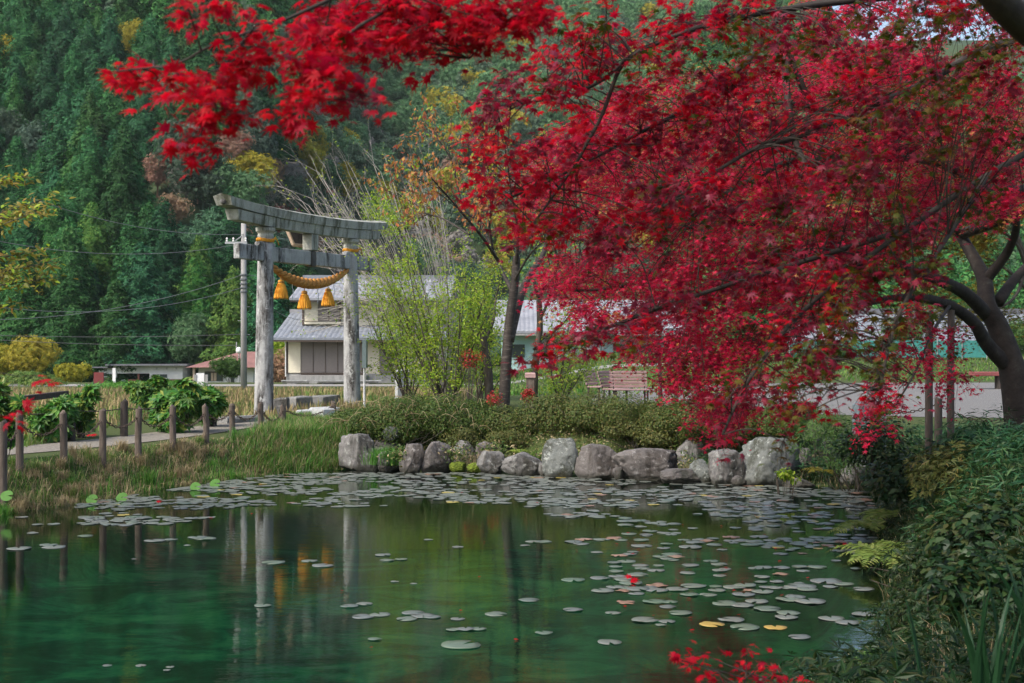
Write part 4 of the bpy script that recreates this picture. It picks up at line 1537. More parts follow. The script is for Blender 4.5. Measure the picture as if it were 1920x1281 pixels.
o = thing('red_board', 'dark red board standing by the low white building', 'sign', (p[0], p[1], gz(p[0], p[1])))
part(o, 'board', M['sign_red'], box((0, 0, .5), (.55, .06, .6)))
for s1 in (-.3, .3):
    part(o, 'leg', M['dark_wood'], box((s1, .03, .15), (.06, .06, .6)))
p = P(366, 712, 50)
o = thing('white_board', 'pair of plain white boards on posts in the field left of the pole', 'sign', (p[0], p[1], gz(p[0], p[1])))
part(o, 'board', M['sign_white'], box((.25, 0, .62), (.4, .05, .7)))
for s1 in (0, .56):
    part(o, 'leg', M['concrete'], box((s1, 0, .35), (.14, .12, 1.1)))


def bench(mat, L=1.5):
    t = thing('park_bench', 'x', 'bench', (0, 0, 0), 'slatted benches beside the pond hedge')
    for k in range(5):
        part(t, 'seat_slat', mat, bevbox((0, -.03 - .1 * k, .43), (L, .085, .035), .008))
    for k in range(5):
        part(t, 'back_slat', mat, bevbox((0, .06 + .035 * k, .52 + .095 * k), (L, .03, .08), .008))
    for s1 in (-1, 1):
        x = s1 * (L / 2 - .12)
        part(t, 'leg', M['dark_wood'], box((x, -.42, .2), (.06, .06, .42)))
        part(t, 'leg', M['dark_wood'], box((x, 0, .2), (.06, .06, .42)))
        part(t, 'back_support', M['dark_wood'], tube([(x, .02, .38), (x, .235, .95)], .03, 6))
    return t


b0 = bench(M['bench'])
lab = ('slatted reddish bench with its backrest end on, leftmost of the three behind the hedge', 'middle slatted reddish bench of the three behind the hedge', 'widest looking slatted reddish bench, right one of the three behind the hedge')
for i, (px, d, rz, sc) in enumerate(((1113, 33.0, .95, (.5, 1, 1.08)), (1143, 31.5, .95, (.55, 1, 1.1)), (1180, 31.0, .12, (.78, 1, 1.12)))):
    x = (px - 960) / F * d
    o = b0 if i == 0 else copy_tree(b0)
    o.location = (x, d * SY, gz(x, d * SY) + .02)
    o.rotation_euler = (0, 0, rz)
    o.scale = sc
    o['label'] = lab[i]
p = P(1880, 712, 40)
o = thing('low_table', 'low dark red slab table on a dark block at the edge of the gravel', 'table', (p[0], p[1], gz(p[0], p[1])))
part(o, 'tabletop', M['bench_red'], bevbox((-.2, 0, .62), (2.1, .7, .16), .02))
part(o, 'pedestal', M['dark_wood'], box((.2, 0, .26), (.9, .4, .55)))
p = P(1630, 800, 19.0)
o = thing('stone_marker', 'upright blue grey stone marker dim behind the maple leaves', 'monument', (p[0], p[1], gz(p[0], p[1]) - .05))
part(o, 'slab', M['bluestone'], bevbox((0, 0, .95), (.56, .3, 1.3), .06, .2))
part(o, 'base_block', M['kerb_stone'], bevbox((0, 0, .14), (.85, .55, .35), .04, .2))

# posts on the right: two props of the old maple, one chain post
for px, t, d, r, nm, lb in ((1742, 585, 16.6, .066, 'support_pole', 'left of the two tall brown poles propping the big maple branch'), (1783, 580, 16.2, .06, 'support_pole', 'right of the two tall brown poles propping the big maple branch'),
                            (1760, 747, 17.2, .068, 'fence_post', 'short brown chain post between the two maple poles')):
    q = P(px, t, d)
    g = gz(q[0], q[1])
    mb = post_mesh(q[2] - g, r, int(px))
    o = mb.build(nm, M['weathered_wood'])
    o.location = (q[0], q[1], g)
    tag(o, lb, 'pole' if nm == 'support_pole' else 'fence post', 'poles propping the maple' if nm == 'support_pole' else None)
q0, q1, q2 = P(1640, 768, 17.8), P(1760, 757, 17.2), P(1935, 765, 16.9)
o = post_mesh(.85, .068, 5).build('fence_post', M['dark_wood'])
o.location = (q0[0], q0[1], q0[2] - .75)
tag(o, 'dark chain post hidden in leaves left of the maple poles', 'fence post')
chain(q0, q1, .1, 'rusty chain left of the short post by the maple poles', 'chains beside the gravel yard')
chain(q1, q2, .26, 'rusty chain running from the short post towards the maple trunk', 'chains beside the gravel yard')


# ------------------------------------------------------------------ shrubs, hedge, grass
def ell_pts(c, r, n, lumps=7, up=.35, inner=.55):
    """points in a lumpy ellipsoid, denser toward its outside"""
    c, r = np.asarray(c, float), np.asarray(r, float)
    d = nz(rng.normal(0, 1, (n, 3)))
    lc = nz(rng.normal(0, 1, (lumps, 3)))
    k = (d @ lc.T).max(1)
    f = (.78 + .26 * sstep(.6, 1, k)) * rng.uniform(inner, 1.05, n) ** .6
    p = c + d * r * f[:, None]
    nn = d + np.array([0, 0, up]) + rng.normal(0, .45, (n, 3))
    return p, nn, d


def shrub(name, label, cat, c, r, n, size, tm, mats, group=None, stems=9, stem_mat='bark', up=.35, fw_up=.2, inner=.5, blobs=None, base=None):
    """bushy plant: leaves through a few lumps, stems from the ground"""
    c, r = np.asarray(c, float), np.asarray(r, float)
    g = gz(c[0], c[1]) if base is None else base
    org = np.array([c[0], c[1], g])
    t = thing(name, label, cat, org, group)
    mbb = MB()
    bl = blobs or [((0, 0, 0), 1.0)] + [(rng.normal(0, .42, 3) * np.array([1, 1, .7]), rng.uniform(.45, .7)) for _ in range(5)]
    tot = sum(b[1] ** 2 for b in bl)
    ends = []
    for off, s1 in bl:
        k = int(n * s1 ** 2 / tot)
        cc = c + np.asarray(off) * r
        p_, nn, dd = ell_pts(cc, r * s1, k, up=up, inner=inner)
        keep = p_[:, 2] > g - .03
        p_, nn, dd = p_[keep], nn[keep], dd[keep]
        cloud(mbb, p_ - org, nn, dd + rng.normal(0, .6, p_.shape) + [0, 0, fw_up], size * rng.uniform(.65, 1.25, len(p_)), tm, rng.choice(len(mats), len(p_), p=np.array([.72, .28])[:len(mats)] if len(mats) == 2 else None) if len(mats) > 1 else 0)
        ends.append(cc)
    mbb.build('foliage', [M[k] for k in mats], t)
    mbb = MB()
    for k in range(stems):
        e = ends[k % len(ends)] + rng.normal(0, .3, 3) * r
        b = org + np.array([rng.normal(0, .12) * r[0], rng.normal(0, .12) * r[1], -.05])
        m_ = b * .45 + e * .55 + rng.normal(0, .08, 3) * r
        mbb.add(*tube(smooth_path([b, m_, e], 3) - org, np.linspace(.012, .004, 7), 4, False))
    mbb.build('stems', M[stem_mat], t)
    return t


AZ = 'azalea shrubs of the hedge along the pond'
hedge = [  # px centre, top, bottom, depth, half width px, label
    (672, 765, 822, 22.8, 52, 'straggly azalea at the left end of the hedge beside the far gate pillar', 'azalea_green'),
    (745, 742, 838, 22.6, 62, 'tall green azalea above the brownish pair of boulders', 'azalea_green'),
    (822, 735, 836, 22.8, 62, 'deep green azalea below the lime leaved shrub', 'azalea_green'),
    (888, 752, 828, 22.9, 52, 'green azalea just left of the cherry trunk', 'azalea_green'),
    (960, 762, 835, 22.8, 60, 'thin azalea below the red berried shoots', 'azalea'),
    (1035, 742, 822, 22.6, 62, 'rounded azalea above the pointed greenish boulder', 'azalea'),
    (1110, 738, 822, 22.4, 62, 'olive azalea in front of the left benches', 'azalea'),
    (1178, 742, 826, 22.0, 58, 'brown tinged azalea in front of the widest bench', 'azalea'),
    (1248, 748, 836, 21.6, 60, 'olive azalea above the humped boulder', 'azalea'),
    (1315, 745, 832, 21.2, 56, 'azalea beside the thin trunk at the right of the benches', 'azalea'),
    (1390, 770, 840, 20.8, 58, 'azalea behind the hanging red maple tips', 'azalea'),
    (1462, 762, 830, 20.6, 55, 'dim azalea above the largest boulder', 'azalea_green')]
for px, t0, b0_, d, hw, lb, mt in hedge:
    d -= .4; b0_ -= 2
    a, b = P(px, t0, d), P(px, b0_, d)
    h = (a[2] - b[2])
    shrub('azalea_shrub', lb, 'shrub', (a[0], a[1], (a[2] + b[2]) / 2), (hw / F * d * 1.12, .62, h * .56), 15000, .052, AZLEAF, [mt, 'azalea' if mt != 'azalea' else 'azalea_green'], AZ, 24, inner=.6)
# front drape of the hedge over the stones
for px, y, d, hw, lb in ((955, 822, 21.9, 42, 'azalea sprig spilling over the stones left of the low wide boulder'), (1230, 822, 21.0, 40, 'azalea sprig drooping over the brown upper rock'), (860, 822, 22.0, 40, 'azalea sprig drooping above the moss cushions'), (1190, 800, 21.2, 44, 'low azalea growth between the humped and slanted boulders')):
    a = P(px, y, d)
    shrub('azalea_shrub', lb, 'shrub', a, (hw / F * d, .4, .22), 3600, .05, AZLEAF, ['azalea'], AZ, 10, inner=.5)
a = P(1330, 800, 20.6)

# red leaved nandina shoots
for px, y, d, s1, lb in ((927, 748, 23.0, 1.0, 'bright red nandina shoots in front of the cherry trunk'), (990, 740, 23.6, .9, 'orange red nandina leaves round the capped post'), (880, 675, 26, 1.3, 'faded pinkish nandina shrub left of the cherry trunk')):
    a = P(px, y, d)
    shrub('nandina', lb, 'shrub', a, (.22 * s1, .2, .24 * s1), 420, .07, DIAMOND, ['nandina', 'azalea_green'], 'nandina shoots in the hedge', 12, inner=.2)
# lush palmate bushes on the left bank
for px, y, d, rx, rz_, lb, mt in ((100, 782, 20.6, .5, .48, 'large leafy green bush behind the rope fence at the far left', 'fatsia'), (152, 768, 21.4, .3, .4, 'small leafy bush by the second dark post', 'fatsia'),
                                  (328, 768, 22.4, .58, .52, 'large deep green leafy bush among the dark posts', 'fatsia'), (395, 745, 23.8, .35, .4, 'yellow green leafy bush beside the tall dark post', 'fatsia'),
                                  (-5, 770, 17.5, .28, .5, 'yellowing leafy bush cut by the left edge', 'fatsia'), (292, 738, 26, .5, .42, 'leafy bush with yellow leaves above the rope fence', 'fatsia')):
    a = P(px, y, d)
    shrub('leafy_bush', lb, 'bush', a, (rx, rx * .9, rz_), int(1150 * rx), .2, PALM, [mt, 'bush'], 'leafy bushes on the left bank', 26, up=.9, inner=.25, blobs=[((0, 0, -.2), .75)] + [(rng.normal(0, .55, 3) * np.array([1, 1, .8]) + [0, 0, .1], rng.uniform(.25, .5)) for _ in range(9)])
# garden bushes and small trees beyond the field
for px, y, d, rx, rz_, n, sz, mt, lb, ct in (
        (62, 668, 76, 2.1, 1.5, 2600, .34, 'yellow_tree', 'round golden yellow tree at the left foot of the forest', 'tree'), (15, 675, 78, 1.5, 1.3, 1500, .34, 'yellow_tree', 'small golden tree cut by the left edge below the forest', 'tree'),
        (132, 702, 72, 1.0, .8, 1100, .3, 'yellow_tree', 'low yellow shrub right of the golden tree', 'shrub'), (318, 648, 100, 2.0, 1.9, 2200, .34, 'lime', 'light green feathery tree behind the low white building', 'tree'),
        (385, 660, 98, 1.7, 1.2, 1600, .3, 'lime', 'small yellow green tree between the two low buildings', 'tree'), (430, 688, 66, 1.05, .7, 1300, .26, 'bush', 'clipped green tree in front of the red roofed house', 'tree'),
        (330, 722, 60, 1.5, .3, 1300, .2, 'bush', 'dark green hedge bush in front of the low white building', 'bush'), (235, 728, 50, 2.4, .35, 1800, .2, 'fresh', 'bright green vegetable bed in the field', 'bed'),
        (330, 728, 48, 1.6, .35, 1500, .2, 'fresh', 'bright green leafy row right of the vegetable bed', 'bed'), (520, 690, 62, 1.0, 1.3, 1300, .22, 'rust_tree', 'pinkish brown shrub between the gate pillar and the cream house', 'shrub'),
        (530, 655, 70, .9, .9, 800, .24, 'lime', 'pale green bush behind the gate pillar beside the cream house', 'bush'),
        (60, 715, 58, 2.2, .6, 1500, .22, 'grass', 'rough grassy thicket at the left end of the field', 'bush'), (1160, 690, 70, 1.4, 1.0, 1400, .24, 'bush', 'dark bush in front of the turquoise hall', 'bush'),
        (1225, 700, 62, .9, .9, 900, .22, 'rust_tree', 'rusty leaved shrub at the end of the turquoise hall', 'shrub'), (1700, 625, 66, 2.0, 1.3, 1200, .3, 'bush', 'dark green garden tree before the grey farmhouse roof', 'tree'),
        (1905, 630, 60, 1.3, 1.2, 1200, .26, 'bush', 'green tree at the right edge before the farmhouse', 'tree'), (1560, 660, 64, 1.8, .8, 1400, .26, 'bush', 'green bush behind the teal net fence', 'bush')):
    a = P(px, y, d)
    shrub('garden_tree' if ct == 'tree' else ('vegetable_bed' if ct == 'bed' else 'garden_shrub'), lb, 'plants' if ct == 'bed' else ct, a, (rx, rx, rz_), n, sz, FAN3, [mt], 'garden trees and bushes beyond the field', 8)


def scatter(poly_fn, x0, x1, y0, y1, n):
    x, y = rng.uniform(x0, x1, n), rng.uniform(y0 * SY, y1 * SY, n)
    k = poly_fn(x, y)
    x, y = x[k], y[k]
    return np.stack([x, y, ground_z(x, y) - .01], 1)


# grass of the banks: nobody could count it
mb = MB()
pts = scatter(lambda x, y: (pond_sd(x, y) > -.18) & (pond_sd(x, y) < 1.5) & (x < -3.3), -13, -3, 13.5, 25, 150000)
sdv = pond_sd(pts[:, 0], pts[:, 1])
cl = np.array([noise.noise(Vector((q[0] * 1.1, q[1] * .8, 3))) for q in pts])
cl2 = np.array([noise.noise(Vector((q[0] * 3.1, q[1] * 2.2, 7))) for q in pts])
dryp = .08 + .42 * np.exp(-((pts[:, 0] + 6.6) / 1.3) ** 2) + cl * .7
m = np.where(rng.random(len(pts)) < dryp, 1, 0)
m = np.where((rng.random(len(pts)) < .2 + .55 * sstep(-6.2, -5, pts[:, 0]) + cl2 * .4) & (m == 0), 2, m)
hgt = rng.uniform(.05, .19, len(pts)) * (.8 + .9 * np.clip(cl2 + .2, 0, 1)) * (1 - .5 * sstep(.7, 1.4, sdv)) * (1 + .5 * (m == 1))
grass(mb, pts, hgt, 1.15, .006, m, .9)
pts = scatter(lambda x, y: (np.abs(pond_sd(x, y) - .02) < .12) & (x < -3.6), -8, -3.4, 17, 22, 4500)
grass(mb, pts, rng.uniform(.2, .5, len(pts)), .4, .006, rng.choice([2, 0, 1], len(pts), p=[.5, .25, .25]), .6)
cs = scatter(lambda x, y: (pond_sd(x, y) > -.05) & (pond_sd(x, y) < 1.25) & (x < -3.3), -13, -3, 13.5, 25, 1500)
for c_ in cs:
    k = int(rng.integers(35, 90))
    hh = rng.uniform(.16, .42)
    dr = rng.random() < .14 + .45 * math.exp(-((c_[0] + 6.6) / 1.4) ** 2)
    pp_ = c_ + np.stack([rng.normal(0, .05, k), rng.normal(0, .05, k), np.zeros(k)], 1)
    grass(mb, pp_, hh * rng.uniform(.6, 1.1, k), rng.uniform(.7, 1.3), .005, 1 if dr else (2 if rng.random() < (.25 if c_[0] < -6 else .6) else 0), 1.0)
# dense growth between gate and boulders
pts = scatter(lambda x, y: (pond_sd(x, y) > .05) & (x < -2.6 + 0 * y), -5.6, -2.4, 20.4, 25, 30000)
grass(mb, pts, rng.uniform(.12, .42, len(pts)), .9, .007, rng.choice([0, 2, 1], len(pts), p=[.45, .35, .2]), .6)
pts = scatter(lambda x, y: (pond_sd(x, y) > .3) & (pond_sd(x, y) < 2.4), -3, 6.5, 20, 24, 9000)
grass(mb, pts, rng.uniform(.06, .2, len(pts)), .9, .007, rng.choice([0, 1], len(pts), p=[.55, .45]), .7)
for px, py, w, n, mt in ((726, 868, .2, 700, 2), (915, 880, .22, 700, 1), (700, 800, .5, 800, 2), (560, 800, .35, 900, 2), (1000, 868, .1, 160, 0), (1070, 885, .12, 200, 0), (1300, 900, .2, 260, 1), (1150, 890, .08, 120, 2)):
    d = F * HC / (max(py, 884) - YH) if py > 850 else (24.0 if px < 600 else 22.6)
    q = P(px, py, d)
    pp = np.stack([q[0] + rng.normal(0, w, n), q[1] + .15 + rng.normal(0, .12, n), np.full(n, q[2] - .05)], 1)
    grass(mb, pp, rng.uniform(.22, .5, n), .7, .006, mt, .8)
tag(mb.build('bank_grass', [M['grass'], M['dry'], M['fresh']]), 'mixed green and dry grass growing on the pond banks', kind='stuff')

mb = MB()
pts = scatter(lambda x, y: (pond_sd(x, y) > 2.2) & (x < -1.5 * (y > 28 * SY)) & ((x < -9.5) | (y > 25.5 * SY)), -34, -1, 19, 55, 60000)
near = pts[:, 1] < 40
fl = np.array([noise.noise(Vector((q[0] * .25, q[1] * .12, 8))) for q in pts])
m = np.where(fl + rng.normal(0, .25, len(pts)) + .25 * (pts[:, 1] < 43 * SY) - .18 > 0, 0, 1)
grass(mb, pts, rng.uniform(.14, .36, len(pts)) * np.where(m == 0, 1.15, .6) * (1 - .65 * sstep(42 * SY, 50 * SY, pts[:, 1])), .5, .022, m, .5)
pts = scatter(lambda x, y: x > -6, -6, 40, 36, 74, 26000)
pts = pts[~((pts[:, 1] < 46.5 * SY) & (pts[:, 0] > 8))]
grass(mb, pts, rng.uniform(.08, .22, len(pts)), .6, .03, rng.choice([1, 2], len(pts), p=[.75, .25]), .5)
tag(mb.build('meadow_grass', [M['field'], M['grass'], M['fresh']]), 'tall straw coloured and green grass of the field behind the path', kind='stuff')

mb = MB()
for px, py, w, n in ((850, 850, .2, 420), (1018, 862, .1, 220), (1108, 845, .16, 300), (1270, 850, .16, 320), (1330, 868, .12, 260), (1510, 878, .22, 420), (748, 852, .14, 260), (930, 845, .2, 360), (1165, 880, .08, 140), (1405, 868, .1, 200), (1240, 892, .12, 180)):
    q = P(px, py, F * HC / (max(py, 880) + 6 - YH) + .15)
    ps = q + rng.normal(0, 1, (n, 3)) * [w, .14, .1]
    cloud(mb, ps, rng.normal(0, .5, ps.shape) + [0, -.4, .8], rng.normal(0, 1, ps.shape) + [0, -.2, -.3], rng.uniform(.05, .1, n), DIAMOND, rng.choice(3, n, p=[.5, .35, .15]))
ps = scatter(lambda x, y: (pond_sd(x, y) > .45) & (pond_sd(x, y) < 2.3), -3, 6.6, 19, 23.5, 26000)
n = len(ps)
ps = ps + np.stack([rng.normal(0, .05, n), rng.normal(0, .05, n), rng.uniform(.02, .26, n) * (1 + np.array([noise.noise(Vector((q[0] * 1.6, q[1] * 1.6, 1))) for q in ps]))], 1)
cloud(mb, ps, rng.normal(0, .5, ps.shape) + [0, -.3, .9], rng.normal(0, 1, ps.shape), rng.uniform(.04, .09, n), DIAMOND, rng.choice(3, n, p=[.3, .5, .2]))
tag(mb.build('crevice_plants', [M['azalea_green'], M['azalea'], M['dry']]), 'small leaves growing out of the gaps between the boulders', kind='stuff')

# straggling dry vines over the left part of the hedge
mb = MB()
for k in range(60):
    px, y = rng.uniform(640, 900), rng.uniform(745, 800)
    a = P(px, y, 21.9)
    b = a + np.array([rng.normal(0, .35), rng.normal(-.1, .1), rng.uniform(-.3, .15)])
    mb.add(*tube(smooth_path([a, (a + b) / 2 + [0, 0, rng.uniform(.03, .16)], b], 4) - P(760, 770, 21.9), np.linspace(.008, .003, 9), 4, False))
o = mb.build('dry_vine', M['dry'])
o.location = P(760, 770, 21.9)
tag(o, 'tangle of dry pale vine stems sprawling over the left part of the hedge', 'vine')


# ------------------------------------------------------------------ right bank: bamboo grass, ferns, dark shrubs, iris blades
def sasa(mb, pts, h, n_leaf=7, size=.2):
    for q in pts:
        hh = h * rng.uniform(.6, 1.2)
        lean = rng.normal(0, .18, 2)
        top = q + np.array([lean[0] * hh, lean[1] * hh, hh])
        mb.add(*tube([q, (q + top) / 2 + [0, 0, .02], top], [.005, .004, .003], 3, False), 0)
        k = rng.integers(n_leaf - 2, n_leaf + 3)
        tt = rng.uniform(.45, 1, k)[:, None]
        pp = q + (top - q) * tt
        a = rng.uniform(0, 6.28, k)
        fw = np.stack([np.cos(a), np.sin(a), rng.uniform(-.25, .6, k)], 1)
        cloud(mb, pp, np.stack([rng.normal(0, .3, k), rng.normal(0, .3, k), np.ones(k)], 1), fw, size * rng.uniform(.6, 1.2, k), LANCE, 0)


LANCE = (np.array([(0, 0, 0), (.065, .28, .01), (.05, .62, -.05), (0, 1, -.2), (-.05, .62, -.05), (-.065, .28, .01)], float), [(0, 1, 2, 5), (5, 2, 3, 4)])
mb = MB()
pts = scatter(lambda x, y: (pond_sd(x, y) > .35) & (pond_sd(x, y) < 4.2), 3.6, 10.5, 9.5, 20.5, 5200)
sasa(mb, pts, .42, 7, .2)
pts = scatter(lambda x, y: (pond_sd(x, y) > .3) & (pond_sd(x, y) < 1.6), 4.6, 7.6, 17.5, 22, 700)
sasa(mb, pts, .5, 7, .2)
tag(mb.build('bamboo_grass', [M['sasa']]), 'dense dwarf bamboo grass covering the right bank', kind='stuff')
mb = MB()
pts = scatter(lambda x, y: (pond_sd(x, y) > -.1) & (pond_sd(x, y) < 2.8), 2.2, 8, 5.5, 19.5, 36000)
grass(mb, pts, rng.uniform(.1, .36, len(pts)), .8, .006, rng.choice([0, 1], len(pts), p=[.8, .2]), .7)
pts = scatter(lambda x, y: (pond_sd(x, y) > -.05) & (pond_sd(x, y) < 3.6), 1.5, 8, 4.5, 19.5, 26000)
cloud(mb, pts + np.stack([rng.normal(0, .04, len(pts)), rng.normal(0, .04, len(pts)), rng.uniform(.05, .3, len(pts))], 1), rng.normal(0, .4, (len(pts), 3)) + [0, 0, 1], rng.normal(0, 1, (len(pts), 3)), .11 * rng.uniform(.5, 1.2, len(pts)), FAN3, 0)
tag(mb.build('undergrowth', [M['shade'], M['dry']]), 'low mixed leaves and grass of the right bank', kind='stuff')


def fern(name, label, at, n, L, mat, tilt=.5, bias=None):
    t = thing(name, label, 'fern', at, 'ferns on the right bank')
    for k in range(n):
        mb_ = MB()
        a = (bias if bias is not None else 0) + rng.uniform(-1.5, 1.5) if bias is not None else 6.28 * k / n + rng.normal(0, .2)
        ln = L * rng.uniform(.75, 1.1)
        d = np.array([math.cos(a), math.sin(a), 0])
        tt = np.linspace(0, 1, 22)
        c = d * (ln * tt[:, None]) + np.array([0, 0, 1.0]) * (ln * (.75 * tt - .72 * tt ** 2))[:, None]
        mb_.add(*tube(c, np.linspace(.004, .0015, 22), 3, False))
        sd_ = np.array([-d[1], d[0], 0])
        Tt = nz(np.gradient(c, axis=0))
        for s1 in (-1, 1):
            i = np.arange(3, 22)
            wl = ln * .24 * np.sin(np.pi * (tt[i] * .86 + .12)) ** .8
            fw = sd_ * s1 + Tt[i] * .45 + np.array([0, 0, -.15])
            nn = np.cross(Tt[i], sd_)
            # each pinna: a narrow toothed blade
            cloud(mb_, c[i], nn + rng.normal(0, .12, nn.shape), fw, wl, (np.array([(0, 0, 0), (.13, .15, 0), (.1, .6, 0), (0, 1, -.12), (-.1, .6, 0), (-.13, .15, 0)], float), [(0, 1, 2, 5), (5, 2, 3, 4)]))
        mb_.build('frond', M[mat], t)
    return t


for px, py, d, n, L, lb, mt, bi in ((1650, 985, 13.6, 10, .72, 'pale yellow green fern arching over the water at the right bank', 'fern', 2.9),
                                    (1675, 950, 14.3, 9, .62, 'upper green fern behind the pale arching one', 'fern', 2.6),
                                    (1715, 1025, 12.3, 9, .7, 'green fern in the middle of the right bank', 'fern', 3.2),
                                    (1672, 1048, 12.0, 10, .8, 'brown tinged fern hanging low over the lily pads', 'fern', 3.3),
                                    (1545, 862, 18.3, 5, .5, 'small yellow fern beside the leaf covered boulder', 'ochre', 3.4)):
    p = P(px, py, d)
    g = gz(p[0], p[1])
    fern('fern', lb, (p[0], p[1], max(g, p[2] - .25) if d > 17 else max(.15, p[2] - .2)), n, L, mt, bias=bi)

for px, py, d, rx, rz_, n, sz, tm, mt, lb in (
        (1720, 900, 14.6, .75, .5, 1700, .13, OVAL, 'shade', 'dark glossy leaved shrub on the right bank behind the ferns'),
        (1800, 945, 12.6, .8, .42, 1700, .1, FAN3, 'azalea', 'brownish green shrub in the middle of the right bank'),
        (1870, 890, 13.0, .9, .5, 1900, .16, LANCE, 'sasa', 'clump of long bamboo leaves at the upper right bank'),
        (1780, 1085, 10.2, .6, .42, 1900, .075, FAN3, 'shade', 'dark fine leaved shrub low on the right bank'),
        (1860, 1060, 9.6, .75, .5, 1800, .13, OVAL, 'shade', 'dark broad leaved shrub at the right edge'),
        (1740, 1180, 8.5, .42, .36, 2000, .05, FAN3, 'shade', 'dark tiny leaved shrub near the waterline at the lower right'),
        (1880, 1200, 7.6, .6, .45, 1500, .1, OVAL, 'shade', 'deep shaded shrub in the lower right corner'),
        (1620, 1262, 7.6, .3, .16, 900, .045, OVAL, 'bush', 'small green leaved plant at the water edge near the red sapling'),
        (1600, 840, 18.2, .7, .5, 1500, .12, LANCE, 'bush', 'light green bamboo leaved shrub hanging over the last boulders'),
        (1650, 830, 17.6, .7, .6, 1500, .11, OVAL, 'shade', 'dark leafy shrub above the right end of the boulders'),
        (1540, 800, 19.4, .7, .4, 1500, .12, LANCE, 'bush', 'bamboo leaved shrub above the largest boulder'),
        (1475, 890, 17.9, .16, .12, 160, .09, OVAL, 'lime', 'tuft of light green leaves at the foot of the largest boulder')):
    a = P(px, py, d)
    g = gz(a[0], a[1])
    a[2] = max(a[2], g + rz_ * .4)
    shrub('bank_shrub', lb, 'shrub', a, (rx, rx * .8, rz_), n, sz, tm, [mt], 'shrubs of the right bank', 12, up=.9, inner=.35, base=min(g, a[2] - rz_ * .5))

# dark sword shaped leaves close to the camera
for px, py, d, n, h, lb in ((1712, 1290, 5.0, 3, .62, 'tall dark sword leaf standing alone at the bottom right'), (1850, 1290, 4.6, 14, .8, 'dense dark sword leaves in the bottom right corner'), (1930, 1180, 5.4, 14, .95, 'dark sword leaves cut by the right edge'), (1800, 1180, 7.6, 10, .62, 'arching dark blades above the lower right shrub')):
    a = P(px, py, d)
    g = gz(a[0], a[1])
    base = np.array([a[0], a[1], g])
    t = thing('iris_clump', lb, 'plant', base, 'sword leaved plants near the camera')
    H_ = max(h, a[2] - g + h * .45)
    for k in range(n):
        ang, ln = rng.uniform(0, 6.28), H_ * rng.uniform(.7, 1.1)
        le = rng.uniform(.08, .5) if n > 3 else .12
        d0 = np.array([math.cos(ang), math.sin(ang), 0]) if n > 3 else np.array([-1, .1 * k, 0])
        tt = np.linspace(0, 1, 9)[:, None]
        c = rng.normal(0, .05, 3) * [1, 1, 0] + d0 * le * ln * tt ** 2 + np.array([0, 0, 1.0]) * ln * (tt - .3 * le * tt ** 3)
        s_d = nz(np.cross(d0, [0, 0, 1]) + rng.normal(0, .3, 3) * [1, 1, 0])
        w = .024 * (1 - tt ** 2.2) + .001
        V = np.concatenate([c - s_d * w, c + d0 * .006, c + s_d * w])
        Fc = [(i, i + 9, i + 10, i + 1) for i in range(8)] + [(i + 9, i + 18, i + 19, i + 10) for i in range(8)]
        MB().add(V, Fc).build('leaf_blade', M['iris'], t)


# ------------------------------------------------------------------ lily pads
def pad_mesh(seed, torn=False):
    r_ = np.random.default_rng(seed)
    n = 22
    a = np.linspace(.22, 2 * np.pi - .22, n)
    rad = 1 + .03 * np.sin(a * 3 + seed) + r_.normal(0, .012, n)
    if torn: rad *= np.where(np.sin(a * 4 + seed) > .3, .72, 1)
    zz = .012 * np.sin(a * 2 + seed) + .012
    zz = zz + (.05 * (np.sin(a + seed) > .93))
    outer = np.stack([rad * np.cos(a), rad * np.sin(a), zz], 1)
    mid = np.stack([.55 * np.cos(a), .55 * np.sin(a), a * 0 + .02], 1)
    V = np.vstack([[[0.05, 0, .012]], mid, outer, outer - [0, 0, .008]])
    Fc = [(0, 1 + i, 2 + i) for i in range(n - 1)]
    Fc += [(1 + i, 1 + n + i, 2 + n + i, 2 + i) for i in range(n - 1)]
    Fc += [(1 + n + i, 1 + 2 * n + i, 2 + 2 * n + i, 2 + n + i) for i in range(n - 1)]
    return V, Fc


